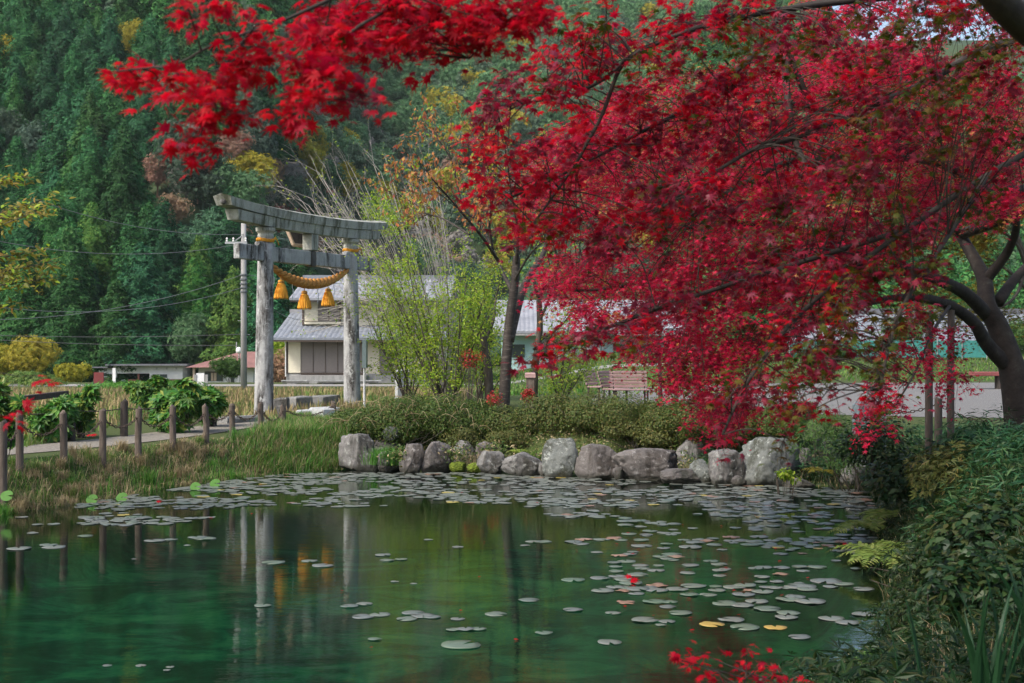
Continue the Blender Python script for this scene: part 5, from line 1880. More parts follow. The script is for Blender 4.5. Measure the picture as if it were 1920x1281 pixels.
PG = 'lily pads floating on the pond'
pads = {}
for k in range(4):
    for mt in ('pad', 'pad_yellow', 'pad_brown'):
        o = MB().add(*pad_mesh(k + 3, mt == 'pad_brown'), smooth=True)
        pads[(mt, k)] = o
first = {}
PL = {'pad': 'round grey green lily pad lying flat on the pond', 'pad_yellow': 'yellowing lily pad among the grey green ones', 'pad_brown': 'withered brown lily pad with ragged edge on the pond'}
near = [(865, 1210, 74), (655, 1137, 34), (683, 1133, 32), (680, 1157, 42), (712, 1153, 40), (775, 1150, 44), (792, 1155, 46), (763, 1161, 40), (810, 1157, 34), (858, 1161, 28), (929, 1152, 42), (850, 1181, 28), (873, 1180, 34), (897, 1180, 30),
        (992, 1126, 40), (1020, 1187, 34), (1074, 1144, 38), (1143, 1205, 46), (718, 1041, 30), (725, 1051, 28), (752, 1049, 24), (803, 1012, 18), (858, 1026, 22), (740, 1091, 16), (775, 1095, 14), (702, 1199, 26), (492, 1136, 32), (512, 1055, 44), (580, 1052, 30), (605, 1061, 40),
        (1075, 1088, 44), (1125, 1084, 38), (1158, 1081, 34), (1172, 1087, 42), (1183, 1093, 44), (1176, 1102, 36), (1170, 1108, 32), (1180, 1091, 30), (1130, 1108, 44), (1165, 1108, 44), (1195, 1078, 40), (1232, 1098, 42), (1232, 1107, 44), (1270, 1105, 44), (1300, 1099, 48), (1345, 1107, 34), (1150, 1150, 30),
        (1175, 1130, 40), (1227, 1128, 44), (1256, 1129, 30), (1252, 1138, 32), (1276, 1150, 44), (1210, 1163, 52), (1250, 1166, 34), (1360, 1132, 50), (1392, 1135, 46), (1420, 1128, 44), (1335, 1172, 48), (1372, 1162, 50), (1398, 1177, 56), (1455, 1177, 44), (1478, 1150, 46), (1475, 1158, 44), (1500, 1195, 42), (1440, 1142, 52), (1520, 1128, 60),
        (1480, 1124, 50), (1560, 1160, 50), (1590, 1168, 44), (1620, 1152, 44), (1395, 1115, 44), (1430, 1110, 42), (1500, 1100, 60), (1550, 1090, 60), (1620, 1105, 40), (1075, 1016, 34), (1095, 1012, 34), (1090, 1020, 30), (1128, 1012, 32), (1165, 1013, 26), (1202, 1013, 30), (1203, 1024, 40), (1245, 1028, 26), (1295, 1026, 44), (1305, 1017, 38), (1340, 1022, 30), (1020, 1016, 30), (1000, 1016, 30),
        (985, 1023, 20), (1120, 1036, 24), (1180, 1002, 30), (1250, 1020, 24), (100, 1026, 44), (35, 1029, 46), (90, 1022, 34), (290, 1014, 40), (320, 1012, 26), (370, 1008, 36), (385, 1010, 40), (250, 1049, 10), (350, 1023, 14), (70, 984, 22), (100, 983, 24), (40, 970, 24), (160, 1005, 30), (60, 1000, 22),
        (200, 1249, 18), (263, 1249, 20), (318, 1252, 16), (312, 1258, 14), (1430, 1082, 30), (1350, 1080, 26), (1240, 1172, 22), (1350, 1070, 30), (1290, 1075, 30)]
items = []
for px, py, w in near:
    q = PW(px, py, .006)
    u = rng.random()
    mt = 'pad_yellow' if (px, py) in ((1335, 1172), (1455, 1177)) else ('pad_brown' if u < .06 and w < 44 else 'pad')
    items.append((q[0], q[1], w / F * q[1] / SY / 2, mt))
# crowded band before the boulders, thinning toward the camera
for _ in range(3200):
    px, py = rng.uniform(150, 1660), None
    v = rng.random() ** 1.25
    top = 887 + 30 * sstep(900, 1650, px) + 46 * (1 - sstep(150, 600, px))
    py = top + v * (64 if px < 900 else 64 + 70 * sstep(900, 1400, px))
    q = PW(px, py, .006)
    s1 = float(pond_sd(np.array([q[0]]), np.array([q[1]]))[0])
    n1 = noise.noise(Vector((q[0] * .55, q[1] * .8, 2.0)))
    if s1 > -.12 or n1 + .42 - v * .75 < rng.uniform(-.25, .25): continue
    u = rng.random()
    items.append((q[0], q[1], rng.uniform(.065, .135), 'pad_brown' if u < (.03 if px < 1300 else .08) else ('pad_yellow' if u > .985 else 'pad')))
for _ in range(260):
    px, py = rng.uniform(1150, 1660), rng.uniform(1000, 1120)
    q = PW(px, py, .006)
    if float(pond_sd(np.array([q[0]]), np.array([q[1]]))[0]) > -.15: continue
    if noise.noise(Vector((q[0] * .8, q[1] * 1.1, 9.0))) < rng.uniform(-.15, .4): continue
    items.append((q[0], q[1], rng.uniform(.06, .14), 'pad_brown' if rng.random() < .18 else 'pad'))
acc = []
grid = {}
for it in items:      # keep pads from lying inside one another
    ok = True
    for o2 in grid.get((int(it[0] * 2), int(it[1] * 2)), []):
        if math.hypot(it[0] - o2[0], it[1] - o2[1]) < .5 * (it[2] + o2[2]): ok = False; break
    if ok:
        acc.append(it)
        for dx in (-1, 0, 1):
            for dy in (-1, 0, 1):
                grid.setdefault((int(it[0] * 2) + dx, int(it[1] * 2) + dy), []).append(it)
acc.sort(key=lambda t: -(t[2] / t[1] ** 2))
far_pads = MB()
for i, (x, y, r_, mt) in enumerate(acc):
    k = int(rng.integers(0, 4))
    z = .005 + .004 * rng.random()
    if i < 290:
        if (mt, k) not in first:
            o = pads[(mt, k)].build('lily_pad', M[mt])
            tag(o, PL[mt], 'lily pad', PG)
            first[(mt, k)] = o
        else:
            o = first[(mt, k)].copy()
            COL.objects.link(o)
        o.location, o.rotation_euler, o.scale = (x, y, z), (0, 0, rng.uniform(0, 6.28)), (r_, r_, r_)
    else:
        V, Fc = pad_mesh(k + 3, mt == 'pad_brown')
        a = rng.uniform(0, 6.28)
        c, s1 = math.cos(a), math.sin(a)
        V = np.stack([V[:, 0] * c - V[:, 1] * s1, V[:, 0] * s1 + V[:, 1] * c, V[:, 2]], 1) * r_ + [x, y, z]
        far_pads.add(V, Fc, {'pad': 0, 'pad_yellow': 1, 'pad_brown': 2}[mt])
tag(far_pads.build('lily_pads', [M['pad'], M['pad_yellow'], M['pad_brown']]), 'mat of small lily pads crowding the far water before the boulders', kind='stuff')
# raised fresh pads and fallen red leaves by the left bank
for px, py, d, lb in ((172, 942, 17.0, 'bright green raised lily leaf beside the left bank, the leftmost'), (228, 942, 17.2, 'flat bright green lily leaf right of the raised one'), (366, 918, 18.4, 'upright bright green lily leaf in the band of pads'), (403, 914, 18.8, 'bright green lily leaf pair near the reeds'), (12, 930, 15.9, 'pale green broad leaf on the left bank edge')):
    p = P(px, py, d)
    t = thing('lily_leaf', lb, 'lily leaf', (p[0], p[1], 0), 'raised lily leaves')
    V, Fc = pad_mesh(int(px) % 7)
    mb = MB().add(np.asarray(V) @ np.array(Matrix.Rotation(.9, 3, 'X')).T * .1 + [0, 0, max(.06, p[2])], Fc)
    mb.build('blade', M['fresh'], t)
    MB().add(*tube([(0, 0, -.2), (0, 0, max(.08, p[2]))], .006, 4)).build('stalk', M['fresh'], t)
for px, py, lb in ((151, 909, 'fallen red leaf on the left bank grass'), (296, 944, 'red leaf floating beside the left bank pads'), (1575, 1022, 'dark red leaf floating near the right bank fern'), (1183, 1088, 'red leaf lying on a lily pad cluster')):
    q = PW(px, py, .03)
    mb = MB()
    cloud(mb, np.zeros((3, 3)) + rng.normal(0, .02, (3, 3)), np.array([0, -.5, 1.0]), rng.normal(0, 1, (3, 3)), .13, MAPLE7)
    o = mb.build('fallen_leaf', M['red'])
    zz = .03 if py > 930 else gz(q[0], q[1] + .6) + .25
    o.location = (q[0], q[1] + (0 if py > 930 else .6), zz)
    tag(o, lb, 'leaf', 'fallen red leaves')


lf0 = None
for k in range(34):
    px, py = (rng.uniform(1150, 1640), rng.uniform(960, 1180)) if k < 22 else (rng.uniform(300, 1100), rng.uniform(900, 1240))
    q = PW(px, py, .016)
    if float(pond_sd(np.array([q[0]]), np.array([q[1]]))[0]) > -.1: continue
    if lf0 is None:
        mb = MB()
        cloud(mb, np.zeros((1, 3)), np.array([0.05, -.1, 1.0]), np.array([1.0, 0, 0]), 1.0, MAPLE7)
        lf0 = mb.build('floating_leaf', M['red'])
        tag(lf0, 'single red maple leaf floating on the pond among the lily pads', 'leaf', 'red leaves floating on the pond')
        o = lf0
    else:
        o = lf0.copy()
        COL.objects.link(o)
    o.location, o.rotation_euler, o.scale = q, (0, 0, rng.uniform(0, 6.28)), (rng.uniform(.045, .075),) * 3


# ------------------------------------------------------------------ trees beyond the hedge
def limb(mb, pts, r0, r1, n=9, per=6, sm=True):
    c = smooth_path(pts, per)
    t = np.linspace(0, 1, len(c))
    mb.add(*tube(c, r0 + (r1 - r0) * t ** .85, n), smooth=sm)
    return c


def twigs(mb, p, d, ln, r, depth, tips, spread=.5, up=.15, k=3, n=5):
    d = nz(d)
    pts = [p]
    q, v = p, d
    for _ in range(4):
        v = nz(v + rng.normal(0, .1, 3) + [0, 0, up * .25])
        q = q + v * ln / 4
        pts.append(q)
    mb.add(*tube(pts, np.linspace(r, r * .5, 5), n if depth > 1 else 3, False), smooth=True)
    tips.append((pts[2], v, depth)); tips.append((pts[-1], v, depth))
    if depth > 0:
        for j in range(k):
            f = rng.integers(1, 5)
            s_ = nz(rng.normal(0, 1, 3))
            twigs(mb, pts[f], v + s_ * spread + [0, 0, up], ln * rng.uniform(.55, .8), r * .55, depth - 1, tips, spread, up, k, n)


def pp(lst, d):
    return [P(a, b, d if len(q) == 0 else q[0]) for a, b, *q in lst]


def finish_tree(name, label, cat, trunk_mb, crown_mb, tmat, cmats, org, group=None, cname='crown'):
    t = thing(name, label, cat, org, group)
    trunk_mb.build('trunk', M[tmat], t, org)
    crown_mb.build(cname, [M[k] for k in cmats], t, org)
    return t


# cherry with ringed bark
d = 26.5
tr, cr, tips = MB(), MB(), []
limb(tr, pp([(944, 775), (948, 700), (955, 610), (964, 540), (969, 480)], d), .165, .1, 14)
limb(tr, pp([(955, 640), (975, 560, 26.8), (993, 515, 27.2), (1015, 484, 27.6), (1030, 440, 28)], d), .13, .06, 10)
for br, r0 in ((((962, 550), (943, 512), (924, 469), (902, 416), (880, 360)), .07), (((935, 490), (900, 440), (840, 369), (805, 330)), .05), (((968, 500), (971, 434), (960, 370), (945, 320)), .06), (((969, 480), (996, 440), (1012, 380), (1020, 330)), .05),
               (((963, 530), (985, 490), (1010, 460), (1040, 445)), .04), (((924, 469), (918, 420), (925, 350), (905, 290)), .04), (((902, 416), (870, 390), (845, 300), (820, 260)), .035), (((880, 440), (830, 410), (790, 395), (760, 350)), .03)):
    dd = [d + rng.uniform(-1.2, 1.2) for _ in br]
    c = limb(tr, [P(a, b, d + (i * (dd[0] - d) * .5)) for i, (a, b) in enumerate(br)], r0, .014, 7)
    for f in np.linspace(.35, 1, 7):
        i = int(f * (len(c) - 1))
        twigs(tr, c[i], nz(c[i] - c[max(0, i - 3)]) + rng.normal(0, .4, 3), rng.uniform(.6, 1.0), .014, 2, tips, .6, .12, 3)
tp = np.array([t[0] for t in tips])
kk = rng.random(len(tp)) < .85
tp = tp[kk]
tp = np.repeat(tp, 2, 0) + rng.normal(0, .06, (len(tp) * 2, 3))
tp = tp[tp[:, 2] > HC + (YH - 440) / F * d]
cloud(cr, tp, rng.normal(0, 1, tp.shape), np.array([0, 0, -1.0]) + rng.normal(0, .5, tp.shape), rng.uniform(.1, .17, len(tp)), DIAMOND, rng.choice(2, len(tp), p=[.8, .2]))
q = P(944, 775, d); q[2] = gz(q[0], q[1])
finish_tree('cherry_tree', 'bare branched cherry tree with ringed dark trunk and a few orange leaves', 'tree', tr, cr, 'cherry_bark', ['orange', 'lime'], q)

# second slim trunks right of the cherry
for n_, (trunk, brs, lb, dd) in enumerate((
        (((1000, 760), (1003, 690), (1012, 620), (1010, 545)), (((1008, 640), (1040, 620), (1070, 590), (1080, 560)), ((1012, 600), (1030, 560), (1040, 520), (1060, 480)), ((1010, 560), (1000, 520), (1005, 480), (990, 450))), 'slim dark forked tree just right of the cherry trunk', 29.0),
        (((918, 760), (915, 690), (908, 650), (905, 610)), (((910, 670), (890, 640), (880, 620), (870, 600)), ((908, 640), (925, 600), (930, 560), (940, 520))), 'short grey trunk left of the cherry with spindly shoots', 28.0),
        (((1305, 790), (1306, 720), (1303, 650), (1300, 600)), (((1304, 680), (1330, 640), (1360, 610), (1390, 590)), ((1302, 640), (1280, 600), (1260, 560), (1240, 540))), 'thin straight trunk right of the benches under red leaves', 27.0),
        (((1238, 770), (1238, 720), (1236, 660), (1240, 610)), (((1238, 670), (1220, 640), (1200, 620), (1180, 610)), ((1238, 650), (1260, 620), (1280, 600), (1300, 580))), 'very thin dark trunk beside the widest bench', 29.5))):
    tr, cr, tips = MB(), MB(), []
    r0 = (.13, .14, .13, .07)[n_]
    limb(tr, pp(trunk, dd), r0, r0 * .6, 10)
    for br in brs:
        c = limb(tr, [P(a, b, dd + i * rng.uniform(-.3, .3)) for i, (a, b) in enumerate(br)], r0 * .45, .012, 6)
        for f in np.linspace(.3, 1, 5):
            i = int(f * (len(c) - 1))
            twigs(tr, c[i], rng.normal(0, .5, 3) + nz(c[i] - c[max(0, i - 3)]), .6, .01, 1, tips, .7, .2, 3)
    tp = np.array([t[0] for t in tips])
    tp = np.repeat(tp, 4, 0) + rng.normal(0, .1, (len(tp) * 4, 3))
    cloud(cr, tp, rng.normal(0, 1, tp.shape) + [0, 0, .6], rng.normal(0, 1, tp.shape), rng.uniform(.08, .14, len(tp)), DIAMOND if n_ < 2 else MAPLE_FAR[0:1] + MAPLE_FAR[1:] if False else DIAMOND)
    q = P(trunk[0][0], trunk[0][1], dd); q[2] = gz(q[0], q[1])
    finish_tree('slim_tree', lb, 'tree', tr, cr, 'bark', ['lime' if n_ < 2 else 'red_far'], q, 'slim trees behind the hedge')

# pale leafless tree fanning up to the left behind the gate
d = 33.0
tr, cr, tips = MB(), MB(), []
b = P(850, 745, d)
for k in range(62):
    e = P(rng.uniform(555, 830), rng.uniform(300, 470), d + rng.uniform(-1.5, 1.5))
    m1 = b * .55 + e * .45 + np.array([.25, 0, -.35]) + rng.normal(0, .12, 3)
    c = limb(tr, [b + rng.normal(0, .12, 3) * [1, 1, 0], m1, e], .026, .006, 5, 7)
    for f in np.linspace(.35, 1, 8):
        i = int(f * (len(c) - 1))
        twigs(tr, c[i], nz(c[i] - c[i - 2]) * 1.0 + rng.normal(0, .3, 3), rng.uniform(.5, 1.1), .0085, 2, tips, .42, .05, 2, 3)
for k in range(16):
    s0 = P(rng.uniform(700, 800), rng.uniform(560, 640), d)
    e = P(rng.uniform(570, 680), rng.uniform(545, 625), d + rng.uniform(-.8, .8))
    c = limb(tr, [s0, (s0 + e) / 2 + [0, 0, rng.uniform(.05, .3)], e], .015, .005, 4, 6)
    for f in (.4, .6, .8, 1):
        i = int(f * (len(c) - 1))
        twigs(tr, c[i], nz(c[i] - c[i - 2]) + rng.normal(0, .3, 3), .5, .006, 1, tips, .5, 0, 2, 3)
tp = np.array([t[0] for t in tips])
sel = np.array([(q[2] > 0) for q in tp]) & (rng.random(len(tp)) < .25)
yl = P(725, 395, d)
near_y = np.linalg.norm((tp - yl) * [1, .4, 1], axis=1) < .75
tpl = np.vstack([tp[sel], np.repeat(tp[near_y], 8, 0) + rng.normal(0, .12, (near_y.sum() * 8, 3))])
cloud(cr, tpl, rng.normal(0, 1, tpl.shape) + [0, 0, .5], rng.normal(0, 1, tpl.shape), rng.uniform(.06, .12, len(tpl)), DIAMOND)
q = b.copy(); q[2] = gz(q[0], q[1])
finish_tree('bare_tree', 'pale leafless tree fanning fine grey branches up behind the gate', 'tree', tr, cr, 'pale_twig', ['lime'], q)

# lime leaved multi stemmed shrubs
for k, (bx_, by_, dd, spread, tops_, nst, nl, lb) in enumerate((
        (838, 745, 27.5, 1, (700, 930, 430, 600), 20, 7000, 'tall lime green many stemmed shrub between the gate and the cherry'),
        (765, 748, 29.0, 1, (680, 800, 520, 660), 12, 3600, 'lime green shrub directly right of the far gate pillar'),
        (900, 735, 30.0, 1, (860, 960, 470, 640), 10, 2600, 'lime green shoots close behind the cherry trunk'),
        (1050, 750, 29.0, 1, (1010, 1110, 600, 700), 10, 1700, 'thin lime leaved shoots right of the slim forked tree'),
        (610, 700, 66, 1, (585, 640, 650, 680), 4, 200, 'sparse lime shoots before the cream house shutters') if False else
        (1262, 760, 31.5, 1, (1240, 1300, 660, 720), 6, 500, 'small lime sprout right of the benches'))):
    tr, cr, tips = MB(), MB(), []
    b = P(bx_, by_, dd); b[2] = gz(b[0], b[1])
    x0, x1, y0, y1 = tops_
    for j in range(nst):
        e = P(rng.uniform(x0, x1), rng.uniform(y0, y1), dd + rng.uniform(-1, 1))
        c = limb(tr, [b + rng.normal(0, .1, 3) * [1, 1, 0], b * .5 + e * .5 + rng.normal(0, .12, 3), e], .03, .008, 5, 7)
        for f in np.linspace(.25, 1, 8):
            i = int(f * (len(c) - 1))
            twigs(tr, c[i], nz(c[i] - c[max(0, i - 2)]) + rng.normal(0, .5, 3), rng.uniform(.35, .7), .007, 1, tips, .6, .1, 3, 3)
    tp = np.array([t[0] for t in tips])
    nl = int(nl * 1.25)
    idx = rng.integers(0, len(tp), nl)
    tp = tp[idx] + rng.normal(0, .11, (nl, 3))
    cloud(cr, tp, rng.normal(0, .7, tp.shape) + [0, -.2, .8], rng.normal(0, 1, tp.shape) + [0, 0, -.2], rng.uniform(.06, .115, len(tp)), DIAMOND)
    t = thing('lime_shrub', lb, 'shrub', b, 'lime green shrubs behind the hedge')
    tr.build('stems', M['bark'], t, b); cr.build('foliage', [M['lime']], t, b)

# yellow olive tree behind the old maple and ochre branches at the left edge
tr, cr, tips = MB(), MB(), []
d = 24.0
limb(tr, pp([(1960, 790), (1950, 650), (1930, 520), (1900, 420)], d), .16, .05)
for br in (((1940, 560), (1880, 500), (1800, 470), (1700, 460)), ((1930, 520), (1900, 450), (1830, 420), (1740, 400)), ((1925, 500), (1900, 560), (1840, 590), (1760, 600)), ((1900, 420), (1850, 380), (1800, 350), (1750, 345))):
    c = limb(tr, [P(a, b, d - i * .4) for i, (a, b) in enumerate(br)], .05, .012, 6)
    for f in np.linspace(.3, 1, 9):
        i = int(f * (len(c) - 1))
        twigs(tr, c[i], rng.normal(0, .5, 3) + nz(c[i] - c[max(0, i - 3)]), .8, .01, 2, tips, .6, .1, 3, 3)
tp = np.array([t[0] for t in tips])
idx = rng.integers(0, len(tp), 15000)
tp = tp[idx] + rng.normal(0, .18, (15000, 3)) * [1, 1, .5]
cloud(cr, tp, rng.normal(0, .4, tp.shape) + [0, 0, 1], rng.normal(0, 1, tp.shape), rng.uniform(.08, .14, len(tp)), MAPLE_FAR, rng.choice(2, len(tp), p=[.7, .3]))
q = P(1960, 790, d); q[2] = gz(q[0], q[1])
finish_tree('olive_maple', 'thin crowned olive yellow tree behind the old maple trunk', 'tree', tr, cr, 'bark', ['ochre', 'olive'], q)

tr, cr = MB(), MB()
d = 15.0
q = np.array([-11.4, 15.6 * SY, 0.0]); q[2] = gz(q[0], q[1])
limb(tr, [q, q + [.1, 0, 2], q + [.3, -.1, 4], q + [.4, -.2, 6]], .12, .06)
for (x0, y0), (x1, y1), nn in (((-240, 560), (60, 400), 1), ((-240, 620), (105, 520), 1), ((-200, 500), (90, 390), 1), ((-180, 440), (50, 330), 1), ((-240, 640), (25, 575), 1), ((-200, 600), (100, 490), 1), ((-150, 560), (70, 470), 1), ((-240, 520), (95, 370), 1), ((-200, 600), (15, 515), 1)):
    a, e = P(x0, y0, d), P(x1, y1, d + rng.uniform(-.6, .6))
    c = limb(tr, [q + [.2, 0, a[2] - q[2]], a * .5 + e * .5 + [0, 0, .18], e], .02, .005, 5, 8)
    for f in np.linspace(.35, 1, 14):
        i = int(f * (len(c) - 1))
        k = 14
        ps = c[i] + rng.normal(0, .1, (k, 3)) * [1.2, 1, .5]
        cloud(cr, ps, rng.normal(0, .4, ps.shape) + [0, -.3, 1], rng.normal(0, .5, ps.shape) + [.4, 0, -.7], rng.uniform(.08, .14, k), OVAL, rng.choice(2, k, p=[.75, .25]))
finish_tree('ochre_branch_tree', 'tree out at the left whose ochre leaved branches reach into view', 'tree', tr, cr, 'bark', ['ochre', 'lime'], q)


# ------------------------------------------------------------------ maples
def spray(cr, tw, c, a, r, nl, size, tm, mats, prob, droop=.25, thick=.35, twig_r=.0022, draw=True):
    """a layered fan of leaves on fine twigs round c, spreading along a"""
    a = nz(a)
    k = max(3, nl // 9)
    side = nz(np.cross(a, [0, 0, 1.0]) + 1e-6)
    per = max(3, nl // k)
    ang = rng.uniform(-1.35, 1.35, k)
    ln = r * rng.uniform(.55, 1.1, k)
    dirs = nz(np.cos(ang)[:, None] * a + np.sin(ang)[:, None] * side + np.array([0, 0, 1.0]) * rng.normal(0, .3, (k, 1)) * thick * 2)
    start = c + rng.normal(0, .12, (k, 3)) * r * [1, 1, thick] - a * r * .25
    t = rng.uniform(.1, 1.0, (k, per))
    pos = start[:, None] + dirs[:, None] * (ln[:, None] * t)[..., None]
    pos[..., 2] -= droop * r * t ** 2
    pos = pos + rng.normal(0, size * .45, pos.shape)
    fw = dirs[:, None] + side * np.where(rng.random((k, per, 1)) < .5, -1, 1) * rng.uniform(.3, 1.2, (k, per, 1)) + np.array([0, 0, -.55])
    nn = np.array([0, 0, 1.0]) + rng.normal(0, .5, pos.shape) - fw * .0
    n = k * per
    pr = np.asarray(prob, float) * .22
    pr[rng.choice(len(mats), p=prob)] += .78
    pr = pr / pr.sum()
    cloud(cr, pos.reshape(-1, 3), nn.reshape(-1, 3), fw.reshape(-1, 3), size * rng.uniform(.55, 1.25, n), tm, rng.choice(mats, n, p=pr))
    if draw:
        for j in range(k):
            tt = np.linspace(0, 1, 5)[:, None]
            q = start[j] + dirs[j] * ln[j] * tt
            q[:, 2] -= droop * r * tt[:, 0] ** 2
            tw.add(*tube(q, np.linspace(twig_r, twig_r * .5, 5), 3, False))


def join(tw, skel, c, r0=.006, r1=.002, sag=.1):
    """a twig from the nearest branch point to c"""
    sub = skel[rng.random(len(skel)) < .45]
    skel = sub if len(sub) else skel
    i = np.argmin(np.linalg.norm(skel - c, axis=1))
    s0 = skel[i]
    L = np.linalg.norm(c - s0)
    m_ = (s0 + c) / 2 + np.array([0, 0, sag * L]) + rng.normal(0, .05 * L, 3)
    tw.add(*tube(smooth_path([s0, m_, c], 4), np.linspace(r0, r1, 9), 4, False))


def swath(pts, n, hw, hd=.3):
    """cluster centres scattered along a photo polyline (px, py, distance)"""
    pts = np.asarray(pts, float)
    s_ = np.concatenate([[0], np.cumsum(np.linalg.norm(np.diff(pts[:, :2], axis=0), axis=1))])
    out = []
    for u in (np.arange(n) + rng.uniform(0, 1, n)) / n * s_[-1]:
        q = [np.interp(u, s_, pts[:, j]) for j in range(3)]
        i = min(len(pts) - 2, max(0, np.searchsorted(s_, u) - 1))
        a = P(*pts[i + 1]) - P(*pts[i])
        out.append((P(q[0] + rng.normal(0, hw * .45), q[1] + rng.normal(0, hw * .55), q[2] + rng.uniform(-hd, hd)), a))
    return out


# --- near maple: trunk just outside the frame, boughs sweep over the view
tr, cr = MB(), MB()
NB = np.array([5.6, 7.4 * SY, 0.0]); NB[2] = gz(NB[0], NB[1])
sk = []
sk.append(limb(tr, [NB, NB + [-.1, -.1, 1.2], NB + [-.5, -.3, 2.6], NB + [-1.1, -.7, 4.2], NB + [-1.8, -1.1, 5.4]], .2, .11, 12))
top = sk[0][-1]
boughs = [  # photo polylines with distance
    ([(1990, 60, 6.2), (1847, 93, 5.9), (1727, 160, 5.6), (1613, 207, 5.4), (1487, 260, 5.2), (1420, 277, 5.0), (1330, 330, 4.9), (1240, 390, 4.8)], .030),
    ([(1960, -60, 5.6), (1700, -10, 5.4), (1560, 5, 5.3), (1470, 25, 5.2), (1413, 103, 5.2), (1363, 147, 5.2), (1280, 207, 5.1), (1180, 260, 5.0), (1080, 315, 4.9), (960, 370, 4.8)], .024),
    ([(1700, -10, 5.4), (1460, 20, 5.1), (1340, 45, 5.0), (1280, 63, 4.9), (1187, 103, 4.8), (1130, 150, 4.7), (1060, 180, 4.6), (930, 200, 4.5)], .018),
    ([(1187, 103, 4.8), (1160, 133, 4.8), (1130, 213, 4.8), (1100, 270, 4.8), (1073, 317, 4.8), (1000, 420, 4.7)], .012),
    ([(1990, 250, 5.8), (1850, 330, 5.5), (1700, 430, 5.2), (1580, 520, 5.0), (1480, 610, 4.8), (1400, 720, 4.7), (1355, 815, 4.6)], .022),
    ([(1700, 430, 5.2), (1540, 480, 5.0), (1380, 530, 4.9), (1230, 580, 4.8), (1110, 625, 4.7), (1000, 655, 4.6)], .016),
    ([(1850, 330, 5.5), (1760, 470, 5.0), (1690, 580, 4.7), (1660, 680, 4.5), (1650, 745, 4.4)], .014),
]
for pl, r0 in boughs:
    sk.append(limb(tr, [P(*q) for q in pl], r0, .006, 8, 5))
limb(tr, [sk[0][-6], P(2060, 150, 6.4), P(1990, 60, 6.2)], .07, .03, 8)
limb(tr, [sk[0][-2], P(2050, -80, 6.0), P(1960, -60, 5.6)], .06, .028, 8)
limb(tr, [sk[0][-8], P(2080, 250, 6.3), P(1990, 250, 5.8)], .06, .026, 8)
limb(tr, [sk[0][-5], P(2050, 130, 5.2), P(1960, 75, 4.6), P(1890, 20, 4.4), P(1830, -40, 4.3), P(1700, -140, 4.2)], .11, .05, 10)
# bough that passes above the frame to the bright tips at the upper left
up_b = limb(tr, [sk[0][-2], P(1700, -160, 4.6), P(1300, -200, 3.8), P(1000, -150, 3.2), P(800, -80, 2.95), P(620, -40, 2.8)], .05, .012, 8)
sk.append(up_b)
for pl in ([(900, -110, 3.05), (740, 10, 2.9), (660, 60, 2.8), (600, 130, 2.75), (560, 200, 2.7)], [(800, -80, 2.95), (620, 0, 2.8), (530, 40, 2.75), (470, 60, 2.7), (390, 90, 2.65), (330, 120, 2.62), (220, 135, 2.6)],
           [(470, 60, 2.7), (420, 130, 2.66), (395, 200, 2.64), (370, 270, 2.62)], [(640, -40, 2.8), (500, -20, 2.75), (390, 0, 2.7)], [(1000, -150, 3.2), (960, -20, 3.15), (930, 60, 3.1), (880, 110, 3.1)]):
    sk.append(limb(tr, [P(*q) for q in pl], .007, .0025, 5, 5))
skel = np.concatenate(sk[1:])
CM = ['red', 'crimson', 'olive', 'orange']
# bright near tips, leaves 5 to 6 cm
bright = []
for px, py, r_, n in ((228, 132, 26, 9), (262, 145, 32, 16), (300, 150, 34, 18), (285, 120, 22, 8), (345, 150, 36, 22), (385, 160, 38, 26), (420, 150, 36, 24), (395, 200, 40, 28), (430, 205, 36, 24), (375, 240, 34, 18), (400, 265, 24, 10), (360, 285, 20, 9), (345, 262, 22, 8), (455, 215, 24, 8),
                      (470, 80, 36, 18), (500, 90, 36, 18), (445, 110, 36, 18), (485, 130, 34, 12), (475, 30, 26, 9), (500, 55, 24, 6), (560, 60, 30, 10), (350, 10, 30, 12), (395, 8, 30, 12), (425, 8, 20, 6), (375, 30, 20, 6),
                      (555, 110, 36, 16), (590, 60, 40, 20), (580, 120, 40, 20), (600, 170, 40, 24), (560, 185, 34, 18), (545, 215, 26, 12), (560, 240, 20, 7), (630, 190, 34, 16), (640, 130, 44, 24), (640, 70, 44, 26), (690, 80, 46, 26), (670, 160, 36, 12), (700, 185, 26, 9), (715, 195, 18, 5)):
    bright.append((P(px, py, 2.62 + rng.uniform(-.08, .12)), r_ * 1.15 / F * 2.65, n))
for px in range(600, 1030, 26):
    for py, n in ((10, 22), (40, 22), (75, 18), (100, 8)):
        if px > 960 and py > 60: continue
        if py > 95 and (px < 700 or rng.random() < .4): continue
        bright.append((P(px + rng.normal(0, 10), py + rng.normal(0, 9), 3.0 + rng.uniform(-.15, .25)), 44 / F * 3.0, n))
for c, r_, n in bright:
    spray(cr, tr, c, nz(np.array([-.8, -.1, -.25]) + rng.normal(0, .25, 3)), r_, int(n * 1.6), .052, MAPLE7, [0, 1, 2, 3], [.9, .09, .007, .003], .3, .5, .0016)
    join(tr, skel, c, .003, .0015, .05)
